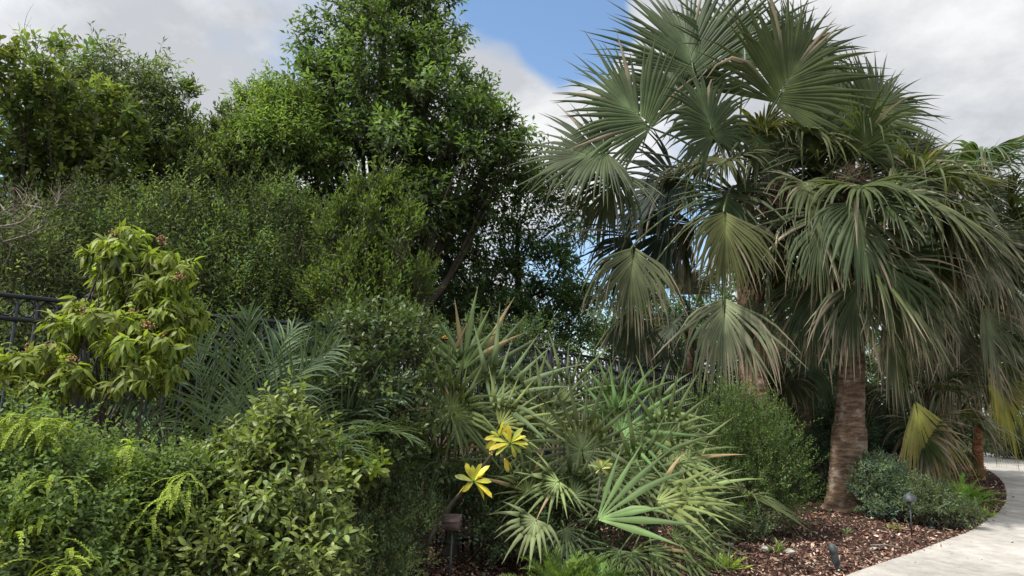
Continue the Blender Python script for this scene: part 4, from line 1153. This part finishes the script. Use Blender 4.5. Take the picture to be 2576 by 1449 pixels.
# oval leaved bush, lower left centre
ov = [(725, 1035, 3.7, 22, 38, .1), (690, 1095, 3.7, 45, 35, .15), (640, 1145, 3.7, 65, 45, .2), (730, 1130, 3.7, 60, 55, .2), (560, 1180, 3.7, 55, 40, .2), (700, 1220, 3.6, 100, 70, .25), (590, 1240, 3.6, 90, 65, .25), (500, 1250, 3.6, 70, 60, .22), (760, 1290, 3.6, 70, 60, .22),
      (650, 1330, 3.5, 110, 70, .25), (530, 1350, 3.5, 100, 65, .25), (770, 1380, 3.5, 75, 70, .22), (620, 1430, 3.4, 120, 60, .25), (450, 1400, 3.4, 90, 70, .25), (800, 1450, 3.4, 70, 50, .2), (500, 1480, 3.4, 160, 40, .25), (720, 1490, 3.4, 140, 40, .25)]
ob = shrub('oval_leaved_bush', 'dense bush of glossy oval leaves with pale sheen, low in the view left of centre', np.array([-1.45, 3.75, 0]), ov, 330, 4, 9, template('oval', .43, .12, .35), .058,
           (.046, .064, .019), r0=.02, mat=M_GLOSS, L=.14, sig=.30, up=.55, spread=65, shell=.55, var=.34, tipcol=(.088, .110, .030), top=P(640, 1130, 3.7))
flower_head(ob, P(500, 1180, 3.5), .018, (.65, .25, .02), 26, 'flower')

# podded shrubs with fine leaflets, bottom left
pods = [(40, 1060), (115, 1070), (330, 1130), (60, 1230), (150, 1215), (232, 1260), (25, 1330), (235, 1370), (175, 1410), (365, 1310), (90, 1290), (300, 1220), (10, 1240), (420, 1210)]
def pod_bunch(parent, c, n=6, ln=.19):
    a = Acc(); face = RNG.uniform(0, 2 * PI)
    ln = ln * RNG.uniform(.55, 1.2)
    for _ in range(RNG.integers(3, n + 3)):
        az = face + RNG.normal(0, .9); el = RNG.uniform(-.1, .9)
        d = np.array([math.cos(az) * math.cos(el), math.sin(az) * math.cos(el), math.sin(el)])
        g = RNG.uniform(.75, 1.3)
        pinnate(None, c + RNG.normal(0, .02, 3), d, ln * RNG.uniform(.6, 1.25), n=15, leaf=.017, sag=RNG.uniform(1.2, 3.0), width=.003, col=np.array([.17, .225, .036]) * g, droop=.3, vee=.2, start=.12, ang=55, into=a)
    a.build('hanging_spray', M_FINE, parent)


PIN = template('oval', .55, .08, .1)
for lab, lobes, base, ps in (
    ('bushy shrub of small leaflets with hanging lime sprays at the left edge', [(40, 1115, 3.1, 75, 38, .2), (110, 1150, 3.1, 70, 38, .2), (30, 1190, 3.0, 90, 60, .2), (130, 1220, 3.0, 90, 60, .22), (40, 1300, 2.9, 100, 70, .22), (140, 1340, 2.9, 90, 70, .22), (40, 1420, 2.8, 110, 70, .22), (150, 1450, 2.8, 90, 50, .2)], np.array([-2.05, 2.95, 0]), pods[:2] + [pods[3], pods[4], pods[6], pods[10], pods[12], pods[8]]),
    ('bushy shrub of small leaflets with lime sprays beside the glossy oval leaved bush', [(300, 1195, 3.5, 60, 38, .2), (370, 1215, 3.5, 60, 38, .2), (240, 1230, 3.4, 80, 60, .22), (340, 1270, 3.4, 90, 60, .22), (420, 1240, 3.4, 60, 55, .2), (260, 1330, 3.3, 90, 65, .22), (370, 1360, 3.3, 80, 60, .22), (270, 1420, 3.2, 110, 60, .22), (350, 1460, 3.2, 100, 40, .2)], np.array([-1.85, 3.5, 0]), [pods[2], pods[5], pods[7], pods[9], pods[11], pods[13]])):
    s_ = shrub('feathery_shrub', lab, base, lobes, 270, 4, 16, PIN, .028, (.046, .070, .022), r0=.018, mat=M_FINE, group='feathery shrubs', L=.17, sig=.32, up=.75, spread=82, droop=.15, var=.2, shell=.5, tipcol=(.062, .092, .026), clumpvar=.4)
    for x, y in ps:
        for k in range(5):
            pod_bunch(s_, P(x + RNG.normal(0, 40) * (k > 0), y + abs(RNG.normal(0, 34)) * (k > 0), lobes[0][2] - .26 - .0007 * max(0, y - 1150)))

# low fine plants
shrub('fine_leaved_ground_shrub', 'low grey green fine leaved mound left of the leaning stem', gb(985, 1440), [(900, 1310, 5.9, 60, 60, .3), (980, 1290, 6.0, 70, 60, .3), (1050, 1320, 6.1, 40, 50, .25), (930, 1390, 5.8, 80, 50, .3), (1020, 1390, 5.9, 50, 45, .3), (870, 1400, 5.7, 60, 60, .3), (940, 1440, 5.7, 100, 30, .3), (900, 1240, 6.1, 50, 40, .25)],
      210, 9, 10, KITE, .038, (.075, .105, .048), r0=.012, mat=M_FINE, group='low mounded shrubs', L=.16, sig=.32, up=.9, spread=40)
shrub('fine_leaved_ground_shrub', 'round dense small leaved shrub right of the stiff fan palms on the mulch', gb(1870, 1318), [(1830, 1050, 9.2, 90, 70, .5), (1920, 1110, 9.2, 80, 70, .5), (1800, 1130, 9.1, 90, 80, .5), (1880, 1190, 9.0, 110, 80, .5), (1965, 1210, 9.1, 55, 65, .4), (1790, 1220, 9., 70, 80, .45), (1850, 1270, 8.9, 100, 55, .5), (1940, 1275, 9.0, 60, 45, .4), (1780, 1290, 8.8, 60, 40, .35), (1890, 1070, 9.3, 50, 50, .3)],
      420, 10, 10, KITE, .042, (.033, .055, .019), r0=.03, mat=M_FINE, group='low mounded shrubs', L=.2, sig=.3, up=.8, spread=50, tipcol=(.05, .08, .022))
shrub('fine_leaved_ground_shrub', 'dusty green low growth spilling on the mulch under the round shrub', gb(1830, 1345), [(1790, 1330, 8.3, 50, 22, .25), (1850, 1325, 8.5, 55, 22, .25), (1910, 1310, 8.6, 50, 20, .25)],
      60, 8, 9, KITE, .035, (.05, .068, .04), r0=.008, mat=M_FINE, group='low mounded shrubs', L=.14, sig=.35, up=.7)
shrub('silvery_shrub', 'silvery leaved small shrub touching the right side of the ringed palm trunk', gb(2225, 1288), [(2215, 1190, 10.7, 35, 30, .25), (2205, 1230, 10.7, 38, 35, .28), (2240, 1245, 10.6, 35, 38, .28), (2250, 1205, 10.7, 22, 28, .2), (2225, 1272, 10.5, 40, 18, .25)],
      130, 8, 9, KITEN, .075, (.058, .086, .058), r0=.02, mat=M_LEAF, group='small shrubs beside the path', L=.14, sig=.3, up=.8)
shrub('silvery_shrub', 'grey green straggly shrub behind the dome path lamp', gb(2330, 1298), [(2300, 1250, 10.3, 32, 28, .22), (2340, 1250, 10.3, 35, 30, .25), (2325, 1280, 10.1, 40, 20, .25), (2385, 1285, 10., 40, 22, .25), (2420, 1290, 9.9, 35, 16, .22)],
      120, 8, 8, KITEN, .06, (.05, .070, .038), r0=.015, mat=M_LEAF, group='small shrubs beside the path', L=.15, sig=.32, up=.6)
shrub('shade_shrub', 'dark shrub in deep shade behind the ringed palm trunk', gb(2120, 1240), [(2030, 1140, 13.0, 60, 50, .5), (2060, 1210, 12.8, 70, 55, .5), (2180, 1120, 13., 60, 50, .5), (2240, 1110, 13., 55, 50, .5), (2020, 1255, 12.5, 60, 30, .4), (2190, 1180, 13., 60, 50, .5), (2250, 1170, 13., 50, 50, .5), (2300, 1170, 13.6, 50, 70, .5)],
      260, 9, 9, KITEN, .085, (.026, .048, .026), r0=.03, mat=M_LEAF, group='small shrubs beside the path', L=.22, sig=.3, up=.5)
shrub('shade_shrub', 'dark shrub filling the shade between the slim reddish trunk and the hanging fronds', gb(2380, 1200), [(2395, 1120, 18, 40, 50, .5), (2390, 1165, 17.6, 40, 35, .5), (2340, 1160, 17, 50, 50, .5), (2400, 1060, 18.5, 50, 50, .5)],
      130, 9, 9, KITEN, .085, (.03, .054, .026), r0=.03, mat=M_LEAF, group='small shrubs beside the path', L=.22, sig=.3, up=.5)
shrub('roadside_bush', 'dusky bush on the far verge past the path bend', gb(2545, 1142), [(2510, 1120, 25.8, 30, 22, .5), (2550, 1115, 25.4, 35, 30, .6), (2600, 1120, 25, 40, 32, .6), (2650, 1120, 24.5, 45, 36, .6), (2480, 1115, 29, 25, 18, .5)],
      110, 8, 8, KITE, .14, (.04, .055, .034), r0=.03, mat=M_LEAF, group='small shrubs beside the path', L=.25, sig=.3)
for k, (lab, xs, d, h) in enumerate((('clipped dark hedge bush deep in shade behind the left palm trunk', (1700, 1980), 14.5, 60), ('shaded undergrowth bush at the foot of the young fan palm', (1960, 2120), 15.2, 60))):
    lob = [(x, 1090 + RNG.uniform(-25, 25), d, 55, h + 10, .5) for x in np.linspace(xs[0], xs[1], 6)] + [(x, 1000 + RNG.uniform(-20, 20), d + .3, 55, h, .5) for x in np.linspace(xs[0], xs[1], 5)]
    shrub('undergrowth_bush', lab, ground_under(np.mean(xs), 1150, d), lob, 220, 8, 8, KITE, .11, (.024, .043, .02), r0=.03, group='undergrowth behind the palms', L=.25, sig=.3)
for k, (lab, xs, d, y) in enumerate((('leafy undergrowth bush glimpsed through the fence bars at the extreme left', (-40, 300), 6.2, 1050), ('leafy undergrowth bush behind the feather palms and fence', (400, 900), 7.6, 1080), ('leafy undergrowth bush behind the stiff fan palms and fence', (1130, 1330), 9.6, 1020))):
    lob = [(x, y + RNG.uniform(-25, 25), d, 80, 90, .4) for x in np.linspace(xs[0], xs[1], 6)] + [(x, y - 130 + RNG.uniform(-20, 20), d + .3, 80, 80, .4) for x in np.linspace(xs[0], xs[1], 5)]
    shrub('undergrowth_bush', lab, ground_under(np.mean(xs), 1150, d), lob, 230, 8, 8, KITE, .075, (.034, .056, .026), r0=.03, group='undergrowth behind the fence', L=.2, sig=.3)


shrub('understory_plant', 'dark mixed undergrowth between the stems of the stiff fan palms', gb(1250, 1330), [(1180, 1230, 7.2, 60, 60, .35), (1260, 1250, 7.1, 70, 60, .35), (1350, 1240, 7.2, 70, 60, .35), (1440, 1250, 7.2, 70, 60, .35), (1100, 1260, 7., 60, 50, .35), (1540, 1290, 7., 70, 50, .35), (1300, 1330, 6.7, 80, 40, .35), (1420, 1340, 6.7, 80, 40, .35), (1200, 1330, 6.8, 60, 35, .3), (1050, 1180, 7.2, 60, 50, .35), (1600, 1200, 7.2, 70, 60, .35)],
      260, 8, 8, KITE, .055, (.04, .064, .03), r0=.015, group='undergrowth between the stiff palms', L=.18, sig=.32)


# ---- coontie-like ground fronds
def coontie(label, base, r, n, col, name='cycad_clump', leafn=26, h=.9):
    t = thing(name, (base[0], base[1], 0), label, 'cycad', 'low fern like clumps')
    for i in range(n):
        az = i * 2.4 + RNG.normal(0, .25); el = math.radians(RNG.uniform(25, 85)) * h
        d = np.array([math.cos(az) * math.cos(el), math.sin(az) * math.cos(el), math.sin(el)])
        pinnate(t, base + RNG.normal(0, .04, 3) * np.array([1, 1, 0]), d, r * RNG.uniform(.75, 1.15), n=leafn, leaf=r * .15, sag=RNG.uniform(.7, 1.4), width=.0042 * (r / .5) ** .6, col=np.asarray(col) * RNG.uniform(.75, 1.2), droop=.15, vee=.5, start=.18, ang=62)
    return t


g_ = gb(1420, 1449); coontie('bright green fern like clump at the bottom edge, before the stiff fan palms', np.array([.42, 5.55, 0.]), .5, 74, (.095, .155, .035), leafn=42)
coontie('bright green fern like clump next to it, half under the low fan palm', np.array([.78, 5.6, 0.]), .46, 54, (.08, .14, .035), leafn=42)
coontie('sunlit fern like clump spilling onto the path edge beyond the lamps', gb(2425, 1290), .62, 46, (.11, .22, .03), leafn=30)
coontie('dull green seedling fern clump on the mulch beneath the low fan palm', np.array([-.15, 5.95, 0]), .2, 9, (.07, .1, .06), leafn=14)


def tuft(label, base, n, ln, col, name='grass_tuft', wd=.004):
    t = thing(name, (base[0], base[1], 0), label, 'grass tuft', 'grassy tufts in the mulch')
    a = Acc(); p = base + RNG.normal(0, .03, (n, 3)) * np.array([1, 1, 0])
    az = RNG.uniform(0, 2 * PI, n); el = RNG.uniform(.6, 1.45, n)
    d = np.c_[np.cos(az) * np.cos(el), np.sin(az) * np.cos(el), np.sin(el)]
    place(a, template('lance', wd / ln * 6, .05, .4), p, d, np.tile(Z, (n, 1)) + RNG.normal(0, .2, (n, 3)), ln * RNG.uniform(.6, 1.2, n), shade(n, col, .25, .1))
    a.build('blade', M_FINE, t)


tuft('small grassy tuft between two pale stones on the mulch', gb(1955, 1393), 40, .16, (.08, .11, .045))
tuft('tiny green sprout alone in the middle of the mulch', gb(2128, 1345), 26, .10, (.07, .095, .045))
tuft('yellow green weedy tuft under the low fan palm at the bottom edge', gb(1870, 1449) + np.array([-.1, .15, 0]), 90, .2, (.14, .19, .04))
tuft('yellow green weedy tuft at the foot of the low fan palm', gb(1800, 1440), 90, .2, (.11, .16, .035))
tuft('olive sprouting tuft on the mulch left of the dome path lamp', gb(2250, 1335), 50, .12, (.10, .11, .045))
tuft('straggly grass tuft where mulch meets path', gb(2480, 1305), 60, .22, (.11, .15, .045))

# ================================================================== YELLOW LEAVED PLANT
yp = thing('yellow_leaved_plant', gb(1062, 1440), 'leaning bare stemmed plant ending in rosettes of bright yellow leaves', 'plant')
a = Acc()
st = [gb(1058, 1432), P(1075, 1370, 5.95), P(1105, 1310, 5.9), P(1135, 1268, 5.85), P(1165, 1235, 5.8), P(1192, 1212, 5.75)]
tube(a, bez(st, 40), [.021, .019, .018, .017, .015, .010], 8)
br = [P(1150, 1250, 5.82), P(1200, 1190, 5.9), P(1240, 1140, 5.9), P(1262, 1115, 5.85), P(1282, 1118, 5.8)]
tube(a, bez(br, 26), [.014, .012, .010, .008], 8)
a.build('stem', M_BARK, yp, smooth=True)
YS = template('spoon', .33, .10, .30)


def rosette(c, axis_list, n, size, col, name='leaf_rosette'):
    a = Acc(); ax = np.asarray(axis_list, float)
    d = nrm(ax + RNG.normal(0, .12, ax.shape))
    place(a, YS, np.tile(c, (len(d), 1)) + d * .01, d, nrm(np.array([0, -.8, 1.]) + RNG.normal(0, .45, d.shape)), size * RNG.uniform(.6, 1.1, len(d)), shade(len(d), col, .2, .2))
    cc = a.Cl[-1].reshape(len(d), 15, 3); br_ = RNG.random(len(d)) * .9
    cc[:, 12:] = cc[:, 12:] * (1 - br_)[:, None, None] + np.array([.16, .085, .03]) * br_[:, None, None]
    cc[:, 0:3] *= np.array([.75, 1.0, 1.2])
    a.build(name, M_YEL, yp)


def dirs(angs, dy): return [list(img_axis(a_, dy + RNG.normal(0, .45))) for a_ in angs]


YC = (.22, .225, .028)
rosette(P(1192, 1212, 5.73), dirs([55, 75, 100, 125, 160, 205, 222, 20, -28, -40, 40, -15], -.2), 13, .175, YC)
rosette(P(1284, 1116, 5.78), dirs([70, 45, 12, -5, -55, -70, 120, 150, 175, 200, -35, 95], -.2), 12, .16, YC)
rosette(P(1258, 1098, 5.85), dirs([80, 110, 140, 165, 195, 40, 60, 220], -.2), 8, .13, (.22, .22, .026))
rosette(P(1268, 1150, 5.8), dirs([-60, -75, -45], -.3), 3, .14, (.28, .21, .018))
flower_head(yp, P(1236, 1142, 5.75), .014, (.7, .3, .03), 16, 'flower')
y2 = thing('yellow_leaved_plant', gb(1515, 1400), 'pale yellow leaf tuft nearly lost among the stiff fan leaves', 'plant')
_k = yp; yp = y2
a = Acc(); tube(a, bez([gb(1515, 1400), P(1505, 1280, 6.1), P(1512, 1185, 6.05)], 12), [.012, .007], 6); a.build('stem', M_BARK, y2, smooth=True)
rosette(P(1512, 1180, 6.03), dirs([85, 110, 60, 140, 20, 165, 40, -20, 200], -.2), 9, .11, (.14, .17, .045))
yp = _k

# small yellowing broad leaves low left of the stiff palms
shrub('broad_leaved_seedling', 'yellowing broad leaved seedling between oval bush and stiff fan palm', gb(880, 1420) * np.array([1, 1, 0]), [(880, 1145, 5.5, 50, 35, .2), (930, 1185, 5.5, 30, 30, .18), (850, 1190, 5.5, 45, 40, .2)], 26, 4, 6, OVAL, .095, (.10, .14, .03), r0=.012, L=.1, sig=.4, droop=.2, group='small seedlings')

# ================================================================== LIGHTS AND SMALL THINGS
GL = 'garden lights'
# brown box flood light on a stake
fb = gb(1132, 1444); hb = P(1139, 1317, 5.95)
fb = np.array([hb[0] - .01, hb[1], 0.])
fl_ = thing('flood_light', fb, 'brown box shaped garden floodlight on a thin stake under the leaning stem', 'garden light', GL)
a = Acc(); tube(a, np.array([fb - Z * .05, hb - Z * .07]), [.010, .009], 8); a.build('stake', M_BRONZE, fl_, smooth=True)
axb = nrm([.97, -.22, .05]); upb = nrm([.02, -.45, .9])
a = Acc(); box(a, hb, (.125, .095, .085), axb, upb, bev=.008); a.build('housing', M_BOX, fl_)
a = Acc(); box(a, hb + upb * .051, (.138, .112, .016), axb, upb, bev=.006); a.build('hood', M_BOX, fl_)
a = Acc(); box(a, hb - np.array([.062, .0, .02]), (.02, .05, .05), axb, upb, bev=.006); a.build('knuckle', M_BOX, fl_)


def dome_lamp(label, base, h, r):
    t = thing('path_lamp', base, label, 'path light', GL)
    a = Acc(); tube(a, np.array([base - Z * .04, base + Z * (h - .05)]), [.011, .010], 10); a.build('stake', M_BRONZE, t, smooth=True)
    a = Acc(); lathe(a, base + Z * (h - .1), [(.010, 0), (.022, .008), (.026, .03), (.026, .055), (.018, .06)], 14); a.build('lamp_holder', M_BRONZE, t, smooth=True)
    a = Acc(); lathe(a, base + Z * (h - .055), [(r * .98, -.012), (r, 0), (r * .93, .03), (r * .72, .06), (r * .4, .082), (.012, .09), (.010, .10), (0, .104)], 22)
    lathe(a, base + Z * (h - .057), [(r * .96, -.01), (r * .7, .03), (.02, .05)], 22); a.build('lamp_shade', M_BRONZE, t, smooth=True)


dome_lamp('tall dome shaded path lamp on a thin stake in front of the grey green shrub', gb(2294, 1352), .52, .085)


def well_post(label, base, h, r):
    t = thing('bollard_light', base, label, 'garden light', GL)
    a = Acc(); lathe(a, base, [(r, -.05), (r, h * .82), (r * 1.12, h * .84), (r * 1.15, h * .97), (r * .95, h), (0, h)], 16); a.build('body', M_BRONZE, t, smooth=False)
    a = Acc(); lathe(a, base, [(r * 1.4, -.02), (r * 1.4, .012), (r * 1.05, .02)], 16); a.build('base_plate', M_BRONZE, t)


well_post('short grey bollard light right of the dome lamp', gb(2342, 1327), .21, .038)
# spot light, tilted snoot
bs = gb(2108, 1440); s_t = thing('spot_light', bs, 'dark green bullet shaped spotlight standing in the mulch nearest the camera', 'garden light', GL)
ax_ = nrm([-.16, .12, .95])
a = Acc(); lathe(a, bs + Z * .03, [(.020, -.06), (.023, .03), (.030, .045), (.036, .06), (.036, .15), (.039, .155), (.039, .19), (.034, .235), (.031, .236), (.03, .19), (0, .185)], 20, ax_); a.build('housing', M_BRONZE, s_t, smooth=False)
a = Acc(); box(a, bs + np.array([.012, 0, .035]), (.02, .05, .06), (1, 0, 0), Z, bev=.004); a.build('knuckle', M_BRONZE, s_t)
a = Acc(); tube(a, np.array([bs - Z * .05, bs + Z * .03]), [.012], 8); a.build('stake', M_BRONZE, s_t)
# thin dark rod
rd = gb(1836, 1449); a = Acc(); tube(a, np.array([rd - Z * .05, rd + Z * .28]), [.006], 6)
tag(a.build('garden_stake', M_BRONZE), 'thin dark rod standing in the mulch by the weedy tuft', 'stake')


def rock(label, c, s, seed):
    bpy_me = bpy.data.meshes.new('stone')
    import bmesh
    bm = bmesh.new(); bmesh.ops.create_icosphere(bm, subdivisions=3, radius=1.)
    rg = np.random.default_rng(seed); k = rg.normal(0, 1, (6, 3)); ph = rg.uniform(0, 6, 6)
    for v in bm.verts:
        p = np.array(v.co); f = 1 + .16 * sum(math.sin(np.dot(k[i], p) * 2.2 + ph[i]) for i in range(6)) / 2
        v.co = Vector((p * f * np.asarray(s)).tolist())
    bm.to_mesh(bpy_me); bm.free(); bpy_me.materials.append(M_ROCK)
    o = bpy.data.objects.new('stone', bpy_me); C.objects.link(o); o.location = Vector((c[0], c[1], float(s[2]) * .45 + .01))
    tag(o, label, 'stone', 'pale stones in the mulch')


for lab, q, s in (('pale rounded stone right of the grassy tuft', (1985, 1397), (.06, .05, .05)), ('pale rounded stone left of the grassy tuft', (1925, 1390), (.05, .05, .045)), ('small white stone beneath the fan palm tips, by the dusty low growth', (1836, 1375), (.035, .03, .03)), ('small white stone in front of the fan palm tips', (1848, 1362), (.028, .03, .025)), ('flat pale stone by the mulch edge near the dome lamp', (2200, 1385), (.07, .03, .02))):
    rock(lab, gb(*q), s, int(q[0]))

for k, (lab, q, s, c) in enumerate((
    ('dark dead leaf lying on the path nearest the camera', (2318, 1382), .05, (.07, .06, .05)), ('dark dead leaf on the path just beside the nearest one', (2337, 1378), .05, (.06, .05, .04)),
    ('curled dead leaf on the path at the right edge past the bend', (2547, 1257), .075, (.05, .04, .035)), ('small dead leaf on the path near the straggly tuft', (2470, 1330), .045, (.10, .085, .06)),
    ('small brown leaf on the path in line with the dome lamp', (2390, 1402), .035, (.13, .1, .07)), ('tiny brown leaf alone low on the path', (2300, 1425), .03, (.12, .09, .06)), ('brown leaf lying across the kerb near the bed point', (2502, 1318), .06, (.1, .08, .06)))):
    a = Acc(); p = gb(*q) + Z * .04; an = RNG.uniform(0, 6)
    place(a, template('oval', .5, .15, -.2), p[None], np.array([[math.cos(an), math.sin(an), .05]]), Z[None] + .01, np.array([s]), np.asarray(c)[None])
    o = a.build('fallen_leaf', M_FLOW); tag(o, lab, 'leaf', 'dead leaves on the path')
# a pale dry frond piece lying on the mulch
a = Acc(); p0, p1 = gb(2190, 1378), gb(2262, 1383); tube(a, np.array([p0 + Z * .03, (p0 + p1) / 2 + Z * .045, p1 + Z * .03]), [.008, .010, .006], 6)
tag(a.build('dry_stick', M_DRY), 'pale dry stick lying on the mulch near the path edge', 'stick')
